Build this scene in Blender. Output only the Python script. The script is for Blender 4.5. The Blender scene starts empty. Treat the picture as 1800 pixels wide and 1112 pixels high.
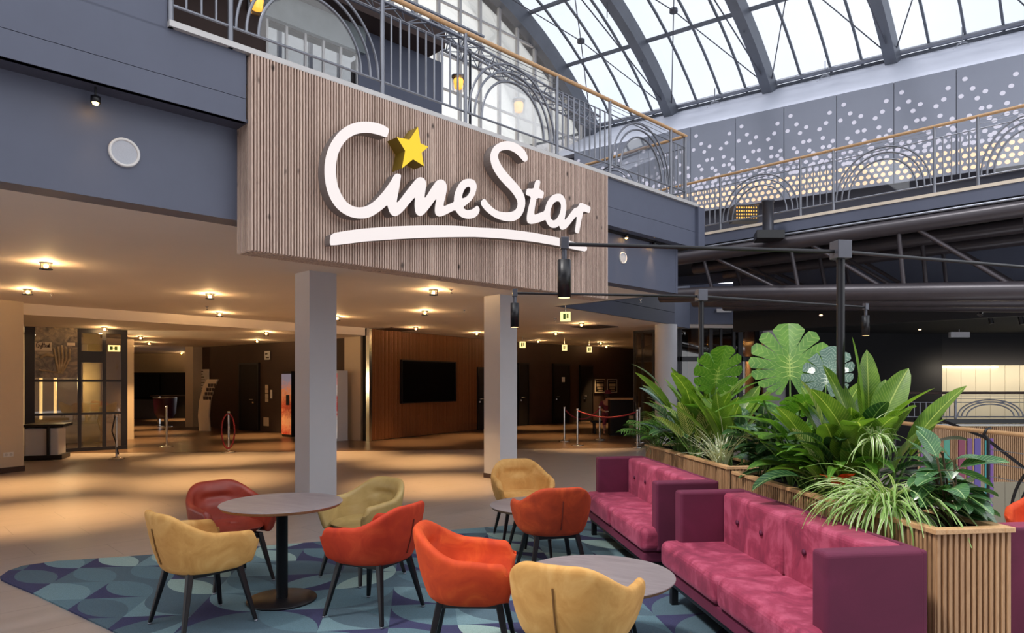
WORLD,SUN,EXPO,LAMP=1.8,2.3,0.1,15.
import bpy, math, random
from mathutils import Vector, Matrix
R = math.radians
random.seed(7)
SC = bpy.context.scene
COL = SC.collection
FP, HOR, H = 1200.0, 670.0, 1.65           # focal length (px of an 1800 wide frame), horizon row, eye height

# ---------- geometry of the place ----------
U = Vector((.713, .701)); V = Vector((-.701, .713))          # along the facade, into the building
O = Vector((-2.291, 5.984))                                    # near left corner of the timber sign box
def F(t, w=0., z=0.):
    p = O + U*t + V*w
    return Vector((p.x, p.y, z))
PD = Vector((-.132, .991)); RD = Vector((.991, .132))         # carpet / planter axes
def L2(px, py):                                                # floor point seen at a pixel
    d = H*FP/(py-HOR)
    return Vector(((px-900)*d/FP, d))
def C2(px, py, z):                                             # point of a horizontal plane at height z
    d = (z-H)*FP/(HOR-py)
    return Vector(((px-900)*d/FP, d))
def AT(px, py, d):
    return Vector(((px-900)*d/FP, d, H+(HOR-py)*d/FP))
def V3(p, z): return Vector((p[0], p[1], z))
def tpx(px, w=0.):                                             # facade coordinate t where column px meets the plane w
    k = (px-900)/FP
    P = O + V*w
    return (P.x - k*P.y)/(k*U.y-U.x)

# ---------- mesh builder ----------
class MB:
    def __init__(s): s.v=[]; s.f=[]; s.uv=[]; s.sm=[]
    def add(s, vs, fs, uvs=None, smooth=False):
        n=len(s.v); s.v += [Vector(v) for v in vs]
        s.uv += (uvs if uvs else [(0,0)]*len(vs))
        s.f += [tuple(i+n for i in f) for f in fs]; s.sm += [smooth]*len(fs)
        return s
    def hexa(s, b, t):                                         # bottom and top rings of n points
        n=len(b)
        return s.add(list(b)+list(t), [tuple(reversed(range(n))), tuple(range(n,2*n))]+[(i,(i+1)%n,n+(i+1)%n,n+i) for i in range(n)])
    def box(s, c, d, rz=0., fr=None):
        x,y,z=d[0]/2,d[1]/2,d[2]/2
        ps=[(-x,-y,-z),(x,-y,-z),(x,y,-z),(-x,y,-z),(-x,-y,z),(x,-y,z),(x,y,z),(-x,y,z)]
        m = fr if fr is not None else Matrix.Rotation(rz,3,'Z')
        ps=[m@Vector(p)+Vector(c) for p in ps]
        return s.hexa(ps[:4],ps[4:])
    def slab(s, a, b, th, z0, z1, side=1):                     # upright wall from a to b, thickness th to the left of a->b
        a=Vector(a[:2]); b=Vector(b[:2]); d=(b-a).normalized(); n=Vector((-d.y,d.x))*th*side
        q=[a,b,b+n,a+n]
        if side<0: q=[a,a+n,b+n,b]
        return s.hexa([V3(p,z0) for p in q],[V3(p,z1) for p in q])
    def prism(s, poly, z0, z1):
        ar=sum(poly[i][0]*poly[(i+1)%len(poly)][1]-poly[(i+1)%len(poly)][0]*poly[i][1] for i in range(len(poly)))
        if ar<0: poly=list(reversed(poly))
        return s.hexa([V3(p,z0) for p in poly],[V3(p,z1) for p in poly])
    def tube(s, pts, r, n=8, caps=True, smooth=True):
        pts=[Vector(p) for p in pts]; m=len(pts)
        rs = r if isinstance(r,(list,tuple)) else [r]*m
        vs=[]; up=None
        for i,p in enumerate(pts):
            d=((pts[min(i+1,m-1)]-pts[max(i-1,0)])).normalized()
            if up is None: up=Vector((0,0,1)) if abs(d.z)<.9 else Vector((1,0,0))
            a=d.cross(up).normalized(); b=a.cross(d).normalized(); up=b
            for k in range(n):
                an=2*math.pi*k/n+math.pi/n
                vs.append(p+(a*math.cos(an)+b*math.sin(an))*rs[i])
        fs=[(i*n+k,i*n+(k+1)%n,(i+1)*n+(k+1)%n,(i+1)*n+k) for i in range(m-1) for k in range(n)]
        s.add(vs,fs,None,smooth)
        if caps:
            s.add(vs[:n],[tuple(reversed(range(n)))]); s.add(vs[-n:],[tuple(range(n))])
        return s
    def lathe(s, prof, c=(0,0,0), n=24, ax=None, smooth=True):  # prof = [(r,z)...]
        vs=[]; c=Vector(c); m = ax if ax is not None else Matrix.Identity(3)
        for r,z in prof:
            for k in range(n):
                a=2*math.pi*k/n; vs.append(m@Vector((r*math.cos(a),r*math.sin(a),z))+c)
        fs=[(i*n+k,i*n+(k+1)%n,(i+1)*n+(k+1)%n,(i+1)*n+k) for i in range(len(prof)-1) for k in range(n)]
        s.add(vs,fs,None,smooth)
        if prof[0][0]>1e-4: s.add(vs[:n],[tuple(reversed(range(n)))])
        if prof[-1][0]>1e-4: s.add(vs[-n:],[tuple(range(n))])
        return s
    def grid(s, P, uv=None, closed=False, smooth=True):         # P[i][j]
        a=len(P); b=len(P[0]); vs=[p for row in P for p in row]
        uvs=[q for row in uv for q in row] if uv else None
        fs=[(i*b+j,i*b+(j+1)%b,(i+1)*b+(j+1)%b,(i+1)*b+j) for i in range(a-1) for j in range(b if closed else b-1)]
        return s.add(vs,fs,uvs,smooth)
    def build(s, name, mat, parent=None, bevel=0, sub=0, solid=0, seg=2):
        me=bpy.data.meshes.new(name); 
        if parent is None:
            xs=[v.x for v in s.v]; ys=[v.y for v in s.v]; zs=[v.z for v in s.v]
            org=Vector(((min(xs)+max(xs))/2,(min(ys)+max(ys))/2,min(zs)))
        else: org=ORG[parent.name]
        me.from_pydata([tuple(v-org) for v in s.v],[],s.f)
        for p,sm in zip(me.polygons,s.sm): p.use_smooth=sm
        ul=me.uv_layers.new(name='UVMap')
        for l in me.loops: ul.data[l.index].uv=s.uv[l.vertex_index]
        me.materials.append(mat); me.update()
        o=bpy.data.objects.new(name,me); COL.objects.link(o)
        if parent is None: o.location=org
        else: o.parent=parent
        ORG[o.name]=org
        if solid: m=o.modifiers.new('s','SOLIDIFY'); m.thickness=solid
        if bevel: m=o.modifiers.new('b','BEVEL'); m.width=bevel; m.segments=seg; m.limit_method='ANGLE'; m.angle_limit=R(40)
        if sub: m=o.modifiers.new('ss','SUBSURF'); m.levels=sub; m.render_levels=sub
        return o
ORG={}
def empty(name, loc=(0,0,0)):
    o=bpy.data.objects.new(name,None); COL.objects.link(o); o.location=loc; o.empty_display_size=.1
    ORG[o.name]=Vector(loc); return o
def tag(o, label, cat, group=None, kind=None):
    o['label']=label
    if cat: o['category']=cat
    if group: o['group']=group
    if kind: o['kind']=kind
    return o
def struct(o, label=None):
    o['kind']='structure'
    if label: o['label']=label
    return o
def copy_tree(o, parent=None):
    c=o.copy(); COL.objects.link(c); c.parent=parent
    for k in ('label','group','category'):
        if parent is None and k=='label' and k in c: pass
    for ch in CH(o): copy_tree(ch,c)
    return c
def CH(o): return [x for x in bpy.data.objects if x.parent==o]

# ---------- materials ----------
def rgb(h):
    h=h.lstrip('#'); c=[int(h[i:i+2],16)/255 for i in (0,2,4)]
    return tuple(x/12.92 if x<=.04045 else ((x+.055)/1.055)**2.4 for x in c)+(1,)
class NT:
    def __init__(s, name):
        s.m=bpy.data.materials.new(name); s.m.use_nodes=True; s.n=s.m.node_tree.nodes; s.l=s.m.node_tree.links
        s.b=s.n['Principled BSDF']; s.out=s.n['Material Output']
    def new(s,t,**k):
        x=s.n.new(t)
        for a,b in k.items(): setattr(x,a,b)
        return x
    def link(s,a,b): s.l.new(a,b)
    def math(s,op,a,b=None,c=None):
        x=s.new('ShaderNodeMath',operation=op)
        for i,v in enumerate((a,b,c)):
            if v is None: continue
            if isinstance(v,(int,float)): x.inputs[i].default_value=v
            else: s.link(v,x.inputs[i])
        return x.outputs[0]
    def mix(s,f,a,b,mode='MIX'):
        x=s.new('ShaderNodeMix',data_type='RGBA',blend_type=mode)
        for i,v in ((0,f),(6,a),(7,b)):
            if isinstance(v,(int,float,tuple)): x.inputs[i].default_value=v
            else: s.link(v,x.inputs[i])
        return x.outputs[2]
    def coord(s,kind='Object',rot=0.,scale=(1,1,1)):
        t=s.new('ShaderNodeTexCoord'); m=s.new('ShaderNodeMapping'); s.link(t.outputs[kind],m.inputs[0])
        m.inputs['Rotation'].default_value=(0,0,rot); m.inputs['Scale'].default_value=scale
        return m.outputs[0]
    def noise(s,co,scale,detail=4,rough=.6,dist=0):
        x=s.new('ShaderNodeTexNoise'); s.link(co,x.inputs['Vector']); x.inputs['Scale'].default_value=scale
        x.inputs['Detail'].default_value=detail; x.inputs['Roughness'].default_value=rough; x.inputs['Distortion'].default_value=dist
        return x.outputs[0]
    def ramp(s,f,stops,const=False):
        x=s.new('ShaderNodeValToRGB'); s.link(f,x.inputs[0]); e=x.color_ramp.elements
        if const: x.color_ramp.interpolation='CONSTANT'
        while len(e)<len(stops): e.new(.5)
        for k,(p,c) in enumerate(stops):
            e[k].position=p; e[k].color=c if isinstance(c,tuple) else (c,c,c,1)
        return x.outputs[0]
    def sep(s,v):
        x=s.new('ShaderNodeSeparateXYZ'); s.link(v,x.inputs[0]); return x.outputs
    def comb(s,x_,y_,z_=0.):
        x=s.new('ShaderNodeCombineXYZ')
        for i,v in enumerate((x_,y_,z_)):
            if isinstance(v,(int,float)): x.inputs[i].default_value=v
            else: s.link(v,x.inputs[i])
        return x.outputs[0]
    def white(s,v,dim='3D'):
        x=s.new('ShaderNodeTexWhiteNoise',noise_dimensions=dim); s.link(v,x.inputs['Vector']); return x.outputs[0]
    def bump(s,h,st=.3,dist=.01):
        x=s.new('ShaderNodeBump'); x.inputs['Strength'].default_value=st; x.inputs['Distance'].default_value=dist
        s.link(h,x.inputs['Height']); s.link(x.outputs[0],s.b.inputs['Normal'])
    def set(s,**k):
        for a,b in k.items():
            i=s.b.inputs[a.replace('_',' ')]
            if isinstance(b,(int,float,tuple)): i.default_value=b
            else: s.link(b,i)
        return s
def simple(name,col,rough=.5,metal=0.,var=.12,scale=6.,bump=0.,bscale=60.,**k):
    t=NT(name); c=rgb(col) if isinstance(col,str) else col
    co=t.coord()
    n=t.noise(co,scale)
    dk=tuple(x*(1-var) for x in c[:3])+(1,); lt=tuple(min(1,x*(1+var)) for x in c[:3])+(1,)
    t.set(Base_Color=t.ramp(n,[(.3,dk),(.7,lt)]),Roughness=rough,Metallic=metal)
    if bump: t.bump(t.noise(co,bscale),bump,.005)
    for a,b in k.items(): t.set(**{a:b})
    return t.m
def emis(name,col,st,base=None):
    t=NT(name); c=rgb(col) if isinstance(col,str) else col
    t.set(Base_Color=base or c,Emission_Color=c,Emission_Strength=st,Roughness=.4); return t.m
def glassm(name,tint=(1,1,1,1),refl=.12,rough=.02):
    t=NT(name); t.n.remove(t.b)
    a=t.new('ShaderNodeBsdfTransparent'); a.inputs[0].default_value=tint
    g=t.new('ShaderNodeBsdfGlossy'); g.inputs['Roughness'].default_value=rough
    f=t.new('ShaderNodeLayerWeight'); f.inputs[0].default_value=.25
    mx=t.new('ShaderNodeMixShader'); t.link(t.math('ADD',t.math('MULTIPLY',f.outputs['Fresnel'],.6),refl*.3),mx.inputs[0])
    t.link(a.outputs[0],mx.inputs[1]); t.link(g.outputs[0],mx.inputs[2]); t.link(mx.outputs[0],t.out.inputs[0])
    return t.m
def woodm(name,c1,c2,knot=True,rough=.5,zscale=.12,pitch=0.,rot=0.,rscale=14.):
    """timber whose grain runs along z; pitch > 0 gives each slat its own tone"""
    t=NT(name); co=t.coord(rot=rot)
    x,y,z=t.sep(co)
    st=t.comb(t.math('MULTIPLY',x,1.),t.math('MULTIPLY',y,1.),t.math('MULTIPLY',z,zscale))
    g=t.noise(st,rscale*4,6,.6,1.5)
    col=t.ramp(g,[(.25,rgb(c1)),(.75,rgb(c2))])
    if pitch:
        w=t.white(t.comb(t.math('FLOOR',t.math('DIVIDE',x,pitch)),t.math('FLOOR',t.math('DIVIDE',y,pitch)),0.))
        col=t.mix(.35,col,t.ramp(w,[(0,rgb(c1)),(1,rgb(c2))]))
    if knot:
        vo=t.new('ShaderNodeTexVoronoi'); t.link(t.comb(x,y,t.math('MULTIPLY',z,.55)),vo.inputs['Vector']); vo.inputs['Scale'].default_value=5.5
        k=t.ramp(vo.outputs['Distance'],[(.05,1.),(.13,0.)])
        col=t.mix(k,col,tuple(q*.25 for q in rgb(c1)[:3])+(1,))
    t.set(Base_Color=col,Roughness=rough); t.bump(g,.15,.003)
    return t.m
def velvet(name,c1,c2,c3,sheen=.6,scale=5.,tint=None,rough=.8):
    t=NT(name); co=t.coord()
    n=t.noise(co,scale,5,.6,.8); n2=t.noise(co,scale*.4,2)
    col=t.ramp(n,[(.3,rgb(c1)),(.52,rgb(c2)),(.72,rgb(c3))])
    t.set(Base_Color=col,Roughness=rough,Sheen_Weight=sheen,Sheen_Roughness=.45)
    t.b.inputs['Sheen Tint'].default_value=tint or rgb(c3)
    t.bump(t.noise(co,220,2),.12,.002)
    return t.m

M={}
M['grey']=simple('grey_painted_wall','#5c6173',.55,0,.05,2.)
M['greydark']=simple('dark_grey_paint','#4b4d5c',.5,0,.05,2.)
M['ceil']=simple('cream_ceiling_paint','#e6d9ce',.75,0,.02,1.)
M['cream']=simple('cream_wall_paint','#cdbba5',.7,0,.03,1.5)
M['column']=simple('light_column_paint','#cbc9cd',.6,0,.03,1.5)
M['darkwall']=simple('dark_brown_wall','#43322d',.75,0,.1,2.)
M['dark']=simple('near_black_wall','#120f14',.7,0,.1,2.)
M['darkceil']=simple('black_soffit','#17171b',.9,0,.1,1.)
M['black']=simple('black_powder_coat','#141317',.4,0,.1,20.)
M['blackwood']=simple('black_stained_wood','#120f12',.35,0,.25,30.)
M['steel']=simple('galvanised_steel','#9a9da6',.35,.7,.06,8.)
M['darksteel']=simple('dark_grey_steel','#5b5c64',.38,.5,.08,8.)
M['pipe']=simple('brown_black_pipe','#4a4448',.33,.2,.08,4.)
M['chrome']=simple('brushed_chrome','#d8d4cf',.2,1.,.03,8.)
M['roofsteel']=simple('grey_roof_steel','#6f737c',.45,.3,.06,3.)
M['lilac']=simple('pale_lilac_wall','#e6e9f6',.7,0,.04,.8)
M['panel']=simple('slate_perforated_panel','#8e93a2',.5,0,.05,1.)
M['white']=simple('white_plastic','#e6e3e0',.5,0,.03,8.)
M['trim']=simple('pale_edge_trim','#c9c6c4',.45,.2,.04,4.)
M['creamtrim']=simple('cream_edge_trim','#e2d2bd',.5,0,.04,4.)
M['glass']=glassm('clear_glass')
M['gableglass']=glassm('gable_glazing',(.80,.79,.76,1),.05)
M['roofglass']=glassm('roof_glazing',(.56,.585,.63,1),.05)
M['darkglass']=glassm('smoked_glass',(.45,.42,.40,1),.3)
M['handrail']=woodm('oak_handrail','#b98a5a','#dbb386',False,.4,1.)
M['red']=simple('red_paint','#b5202a',.4,0,.1,8.)
M['rope']=simple('crimson_rope','#7c1422',.7,0,.2,60.)
M['soil']=simple('potting_soil','#2b2119',.9,0,.4,40.,.8,60.)
M['bulb']=emis('warm_bulb','#ffc063',26.)
M['litwhite']=emis('lit_acrylic','#fff0ea',.52,(.5,.48,.47,1))
M['signside']=simple('sign_return_metal','#8a817e',.45,.2,.04,6.)
M['star']=emis('lit_yellow_acrylic','#ffd000',.55,(.55,.38,.0,1))
M['starside']=simple('star_return_metal','#8d7420',.45,.2,.04,6.)
M['exit']=emis('lit_exit_box','#ffe9a0',1.1)
M['exitgreen']=simple('exit_pictogram_green','#6d8f3a',.5,0,.05,6.)
M['tube']=emis('glowing_tube','#ffd98a',5.)
M['amber']=emis('amber_shade','#ffb545',1.3)
M['dotwarm']=emis('glow_dot_warm','#ffd6ac',.95,(.3,.25,.2,1))  # glow of the panel dots is put into the material, no lamp behind
M['dotcool']=emis('glow_dot_pale','#e0dcee',.45,(.4,.4,.45,1))
M['tv']=simple('switched_off_screen','#0b0a0c',.12,0,.05,2.)
# ================= special surface materials =================
def tile_mat():
    t=NT('porcelain_floor_tiles'); co=t.coord(rot=-R(44.5)); x,y,z=t.sep(co)
    tx,ty=1.2,.6
    row=t.math('FLOOR',t.math('DIVIDE',y,ty)); xs=t.math('ADD',x,t.math('MULTIPLY',row,.6))
    fx=t.math('FRACT',t.math('DIVIDE',xs,tx)); fy=t.math('FRACT',t.math('DIVIDE',y,ty))
    ex=t.math('LESS_THAN',t.math('MINIMUM',fx,t.math('SUBTRACT',1.,fx)),.003); ey=t.math('LESS_THAN',t.math('MINIMUM',fy,t.math('SUBTRACT',1.,fy)),.006)
    j=t.math('MAXIMUM',ex,ey)
    w=t.white(t.comb(t.math('FLOOR',t.math('DIVIDE',xs,tx)),row))
    n=t.noise(t.comb(t.math('MULTIPLY',x,.25),y),5.,6,.65,.6)
    c=t.ramp(n,[(.3,rgb('#948983')),(.7,rgb('#a89d97'))])
    c=t.mix(t.math('MULTIPLY',w,.10),c,rgb('#8d817b')); c=t.mix(t.math('MULTIPLY',j,.6),c,rgb('#6e645f'))
    t.set(Base_Color=c,Roughness=t.ramp(n,[(.3,.33),(.7,.43)])); t.bump(j,-.15,.002)
    return t.m
def wooden_floor():
    t=NT('brown_plank_floor'); co=t.coord(rot=-R(44.5)); x,y,z=t.sep(co)
    row=t.math('FLOOR',t.math('DIVIDE',y,.2)); w=t.white(t.comb(row,t.math('FLOOR',t.math('DIVIDE',t.math('ADD',x,t.math('MULTIPLY',row,.53)),1.4))))
    n=t.noise(t.comb(t.math('MULTIPLY',x,.15),y),12.,6,.65,.6)
    c=t.ramp(n,[(.3,rgb('#5d4a3c')),(.7,rgb('#77604e'))]); c=t.mix(t.math('MULTIPLY',w,.35),c,rgb('#4b3b30'))
    t.set(Base_Color=c,Roughness=.3)
    return t.m
def carpet():
    t=NT('petal_pattern_carpet'); co=t.coord(rot=-R(7.6)); x,y,z=t.sep(co)
    s=.46
    X=t.math('DIVIDE',x,s); Y=t.math('DIVIDE',y,s); cx=t.math('FLOOR',X); cy=t.math('FLOOR',Y)
    fx=t.math('FRACT',X); fy=t.math('FRACT',Y)
    r1=t.white(t.comb(cx,cy,0.)); r2=t.white(t.comb(cx,cy,3.)); r3=t.white(t.comb(cx,cy,7.)); r4=t.white(t.comb(t.math('FLOOR',t.math('DIVIDE',X,2.)),t.math('FLOOR',t.math('DIVIDE',Y,2.)),9.))
    fl=t.math('GREATER_THAN',r4,.55)
    fx=t.math('ABSOLUTE',t.math('SUBTRACT',fx,fl))
    def dist(a,b): return t.math('SQRT',t.math('ADD',t.math('MULTIPLY',a,a),t.math('MULTIPLY',b,b)))
    A=t.math('LESS_THAN',dist(fx,fy),1.); B=t.math('LESS_THAN',dist(t.math('SUBTRACT',1.,fx),t.math('SUBTRACT',1.,fy)),1.)
    teal=rgb('#577480'); mid=rgb('#6c8a93'); sage=rgb('#93aeaa'); slate=rgb('#4c6370'); navy=rgb('#36385c')
    P=t.ramp(r1,[(0,slate),(.25,teal),(.5,mid),(.72,sage)],True)
    Q=t.ramp(r2,[(0,navy),(.42,slate),(.7,teal)],True)
    Q2=t.ramp(r3,[(0,navy),(.45,mid),(.75,slate)],True)
    c=t.mix(t.math('MULTIPLY',A,B),t.mix(A,Q,Q2),P)
    wv=t.math('MULTIPLY',t.math('SINE',t.math('MULTIPLY',x,700.)),t.math('SINE',t.math('MULTIPLY',y,520.)))
    n=t.noise(co,190.,2,.7); k=t.math('ADD',t.math('MULTIPLY',wv,.3),t.math('MULTIPLY',t.math('SUBTRACT',n,.5),1.1))
    hi=t.math('ADD',1.,k); g=t.comb(hi,hi,hi)
    t.set(Base_Color=t.mix(1.,c,g,'MULTIPLY'),Roughness=.95); t.bump(n,.5,.004)
    return t.m
M['tile']=tile_mat(); M['plank']=wooden_floor(); M['carpet']=carpet()
M['slat']=woodm('larch_slats','#a5887a','#ecd2bf',True,.6,.1,.029,-R(44.5))
M['slatback']=simple('slat_backing','#120b09',.9,0,.1,5.)
M['planterslat']=woodm('planter_slats','#9c7250','#cfa67c',True,.55,.1,.031,-R(7.6))
M['planterrim']=woodm('planter_rim_timber','#b98b5e','#dcb587',False,.45,1.)
M['warmslat']=woodm('warm_slat_wall','#6e3f24','#9a6038',False,.5,.06,.06,-R(57))
M['frame']=simple('black_shop_frame','#1d1b21',.35,.2,.05,6.)

# ================= floor =================
f=MB().prism([(-24,-4),(6.4,-4),(5.5,10.8),(7.2,13.),(9.,17.5),(10.,34),(-24,34)],-.3,0.).build('floor',M['tile']); struct(f,'beige porcelain tile floor of the foyer')
# darker plank zone of the rear foyer
pz=[L2(-60,797),L2(220,795.5),L2(515,793.5),L2(760,791),L2(905,789),L2(1135,787),(8.5,17.)]
f2=MB().prism([tuple(p) for p in pz]+[(9.5,33.5),(-23.5,33.5),(-23.5,15.6)],.0,.006).build('floor',M['plank']); struct(f2,'dark brown plank floor at the back of the foyer')
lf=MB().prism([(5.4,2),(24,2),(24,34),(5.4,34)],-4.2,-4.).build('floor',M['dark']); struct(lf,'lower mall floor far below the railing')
# carpet inlay
edge=[(0,1015),(14,1005),(40,996),(100,987.5),(200,981),(270,976),(552,954),(814,931),(901,924),(1045,915.6)]
poly=[tuple(L2(*p)) for p in edge]
poly+=[(1.9,8.38),(2.25,5.2),(2.6,1.6),(1.35,1.6),(-2.61,4.48),tuple(L2(60,1045)),tuple(L2(14,1026)),tuple(L2(2,1020))]
rug=MB().prism(poly,.0,.012).build('carpet_inlay',M['carpet']); tag(rug,'teal and navy petal patterned carpet under the lounge furniture','carpet')

# ================= ground floor ceiling and facade =================
ZC,ZG=3.11,4.556
Fa=F(-9,.287); Fe=(2.71,11.30); ap=(.83,13.27); fz=(4.145,17.64)
cp=[tuple(F(-9,.45)[:2]),tuple(F(0,.45)[:2]),tuple((Vector(Fe)+V*.16)),ap,fz,(4.75,18.5),(7.1,18.9),(9,21.5),(9.5,34),(-24,34),(-24,4)]
b=MB().prism(cp,ZC,ZG-.3).build('ceiling',M['ceil']); struct(b,'cream ceiling with round warm spots')
# gallery floor above
gp=[tuple(F(-9,.08)[:2]),tuple(F(7.4,.08)[:2]),tuple((Vector((3.07,11.24))+V*9)),tuple(F(-9,14)[:2])]
g=MB().prism(gp,ZG-.28,ZG-.02).build('gallery_floor',M['greydark']); struct(g)
lc=[(-13.5,7.8),(-4.0,18.6),(-4.6,19.7),(-6.96,21.9),(-11.6,25.2),(-14,33.9),(-23.9,33.9),(-23.9,7.8)]
b=MB().prism(lc,2.9,ZC+.02).build('ceiling',M['ceil']); struct(b,'lowered cream ceiling at the back left')
# facade: recessed wall, upper fascia, trims
struct(MB().slab(F(-9,.287),F(7.32,.287),.25,ZC-.002,ZG-.2).build('wall_facade',M['grey']),'slate grey recessed wall above the foyer ceiling')
tl=tpx(298)
struct(MB().slab(F(-9,.05),F(-.02,.05),.06,3.93,4.13).slab(F(-9,.05),F(-.02,.05),.06,4.135,ZG-.03).slab(F(-9,.05),F(tl,.05),.2,ZG-.05,9.).build('wall_left',M['grey']),'slate grey fascia rising left of the railing')
struct(MB().slab(F(-9,.06),F(-.02,.06),.2,3.94,ZG-.06).build('trim_1',M['black']),'dark shadow joint behind the left fascia')
struct(MB().prism([tuple(F(-9,.06)[:2]),tuple(F(0,.06)[:2]),tuple(F(0,.287)[:2]),tuple(F(-9,.287)[:2])],3.93,3.96).build('trim_2',M['greydark']),'soffit strip under the left fascia')
tR=tpx(1228)
struct(MB().slab(F(5.11,.05),F(tR,.05),.2,3.86,4.115).slab(F(5.11,.05),F(tR,.05),.2,4.12,ZG-.03)
       .slab((3.07,11.24+.0),Vector((3.07,11.24))+V*9,.2,3.86,ZG-.03,-1).build('wall_right',M['grey']),'slate grey fascia right of the timber sign')
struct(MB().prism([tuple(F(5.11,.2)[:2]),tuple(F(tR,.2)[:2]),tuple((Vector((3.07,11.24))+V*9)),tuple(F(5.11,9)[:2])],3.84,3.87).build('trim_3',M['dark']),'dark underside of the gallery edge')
struct(MB().slab(F(tl,.0),F(tR,.0),.3,ZG-.03,ZG+.02).build('trim_4',M['trim']),'pale metal edge of the gallery floor')
struct(MB().slab(Fe,ap,.06,ZC-.002,ZC+.9,-1).build('wall_void',M['grey']),'ceiling edge at the atrium void')
struct(MB().slab(ap,fz,.06,ZC-.002,3.42,-1).slab(ap,fz,.06,3.43,4.3,-1).build('wall_bulkhead',M['greydark']),'slate grey bulkhead beyond the ceiling edge')
struct(MB().slab(fz,(4.75,18.45),.06,ZC-.03,4.3,-1).slab((4.45,18.45),(6.95,18.45),.3,3.2,4.3,1).slab((6.95,18.6),(7.9,20.2),.2,2.75,4.3,1).build('wall_shopfront',M['grey']),'slate grey wall above the right shopfront')

# timber sign box
sb=empty('timber_sign_box',F(2.55,.14,2.797)); tag(sb,'timber slatted box above the foyer opening carrying the cinema lettering','sign box')
LB=5.10; bx=MB()
bx.prism([tuple(F(.02,.03)[:2]),tuple(F(LB-.02,.03)[:2]),tuple(F(LB-.02,.285)[:2]),tuple(F(.02,.285)[:2])],2.815,ZG-.03)
bx.build('backing',M['slatback'],sb)
m=MB(); n=176; p=LB/n; fr=Matrix(((U.x,V.x,0),(U.y,V.y,0),(0,0,1)))
for i in range(n):
    c=F((i+.5)*p,.015,(2.8+ZG-.02)/2); m.box(c,(p*.56,.03,ZG-.025-2.8),fr=fr)
m.build('front_slats',M['slat'],sb)
for tt in (.012,LB-.012):
    m=MB()
    for i in range(9): m.box(F(tt,.045+i*.029,(2.8+ZG-.04)/2),(.024,.018,ZG-.05-2.8),fr=fr)
    m.build('side_slats',M['slat'],sb)
m=MB()
for i in range(n): m.box(F((i+.5)*p,.145,2.806),(p*.6,.26,.018),fr=fr)
m.build('underside_slats',M['slat'],sb)

# ---- lettering: outlines in the plane of the letter faces ----
WF=-.15                                                        # letter faces stand 15 cm in front of the slats
def onface(px,py,w=WF):
    t=tpx(px,w); P=O+U*t+V*w
    return (t, H+(HOR-py)*P.y/FP)
A1=lambda x,y:(560+x/4.6346,200+y/4.6346)
A2=lambda x,y:(800+x/4.6346,220+y/4.6346)
def outl(fn,s): 
    q=s.split(); return [fn(*map(float,a.split(','))) for a in q]
cine=outl(A1,"577,125 545,100 500,80 440,66 370,62 310,68 250,88 190,125 140,175 95,245 65,320 50,400 47,470 52,540 65,610 90,680 125,740 165,785 215,820 270,843 330,853 390,850 440,832 490,800 530,768 560,740 567,770 580,805 600,828 625,835 650,825 680,800 720,755 760,705 790,675 783,710 782,760 790,805 805,825 828,832 850,825 875,800 915,750 945,705 962,690 952,730 946,780 950,815 965,832 990,837 1020,828 1060,808 1113,780 1130,810 1160,840")
cine+=outl(A2,"88,760 120,762 160,752 190,725 202,690 195,668 180,652 165,665 140,685 105,693 80,685 65,665 90,650 130,615 160,570 175,520 175,480 160,450 130,436 95,435 60,448 30,480 10,520")
cine+=outl(A1,"1108,650 1103,690 1103,720 1060,735 1018,755 1020,730 1032,680 1045,620 1046,585 1035,555 1015,537 990,533 965,542 945,565 915,610 885,660 862,690 868,640 877,590 878,560 868,535 850,520 830,515 808,520 785,540 750,585 710,635 670,690 635,728 640,690 655,620 672,510 670,495 655,487 632,486 615,500 590,545 545,610 500,665 450,715 400,748 345,763 290,757 240,730 205,690 175,635 152,570 142,500 140,440 148,370 165,310 195,250 235,205 285,172 345,155 410,153 480,168 530,185 557,192 565,165")
ehole=outl(A2,"55,597 60,560 75,525 95,502 115,500 125,512 122,540 105,570 80,590")
ess=outl(A2,"577,298 592,280 592,255 575,215 540,175 495,145 445,130 400,130 355,145 320,170 297,205 286,245 288,290 300,335 325,385 360,435 410,490 460,540 495,590 510,630 505,670 485,695 450,708 400,710 350,700 310,675 270,635 237,590 203,630 230,675 270,715 320,750 380,775 440,785 490,778 530,750 558,705 572,650 570,590 550,540 515,490 465,435 415,380 375,325 352,275 350,240 362,215 390,202 430,200 470,212 510,240 540,275 560,297")
tar=outl(A2,"655,450 680,443 695,455 690,490 683,520 725,540 720,575 714,598 665,590 655,640 645,700 645,728 660,725 700,710 727,700 735,665 752,620 780,580 810,562 840,556 870,563 893,590 905,640 905,690 898,730 890,775 910,755 940,715 970,675 985,672 1000,665 1012,635 1030,632 1065,645 1105,665 1103,690 1095,718 1060,705 1045,700 1035,745 1022,810 1010,875 1003,882 975,873 980,830 988,780 992,735 960,775 920,825 895,847 870,852 855,843 848,815 835,828 810,837 780,833 755,810 740,780 735,770 700,785 650,800 615,805 590,795 583,770 585,730 595,680 610,620 618,580 574,567 580,540 585,514 640,518 645,485")
ahole=outl(A2,"775,715 780,680 795,645 820,620 845,618 862,640 862,680 852,720 830,760 805,778 785,768 776,745")
under=outl(A1,"103,975 200,955 330,938 500,922 700,912 900,908 1100,910")+outl(A2,"88,823 170,832 300,838 450,850 600,868 750,895 880,925 1000,960 1077,983 1073,1030 1000,1018 900,995 800,975 650,950 500,932 350,920 180,910 90,910")+outl(A1,"1000,1005 800,1012 600,1022 400,1037 250,1055 103,1074 92,1060 92,1020")
star=outl(A1,"810,105 830,240 895,268 840,315 858,425 770,370 678,445 705,300 637,190 740,210")
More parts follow.
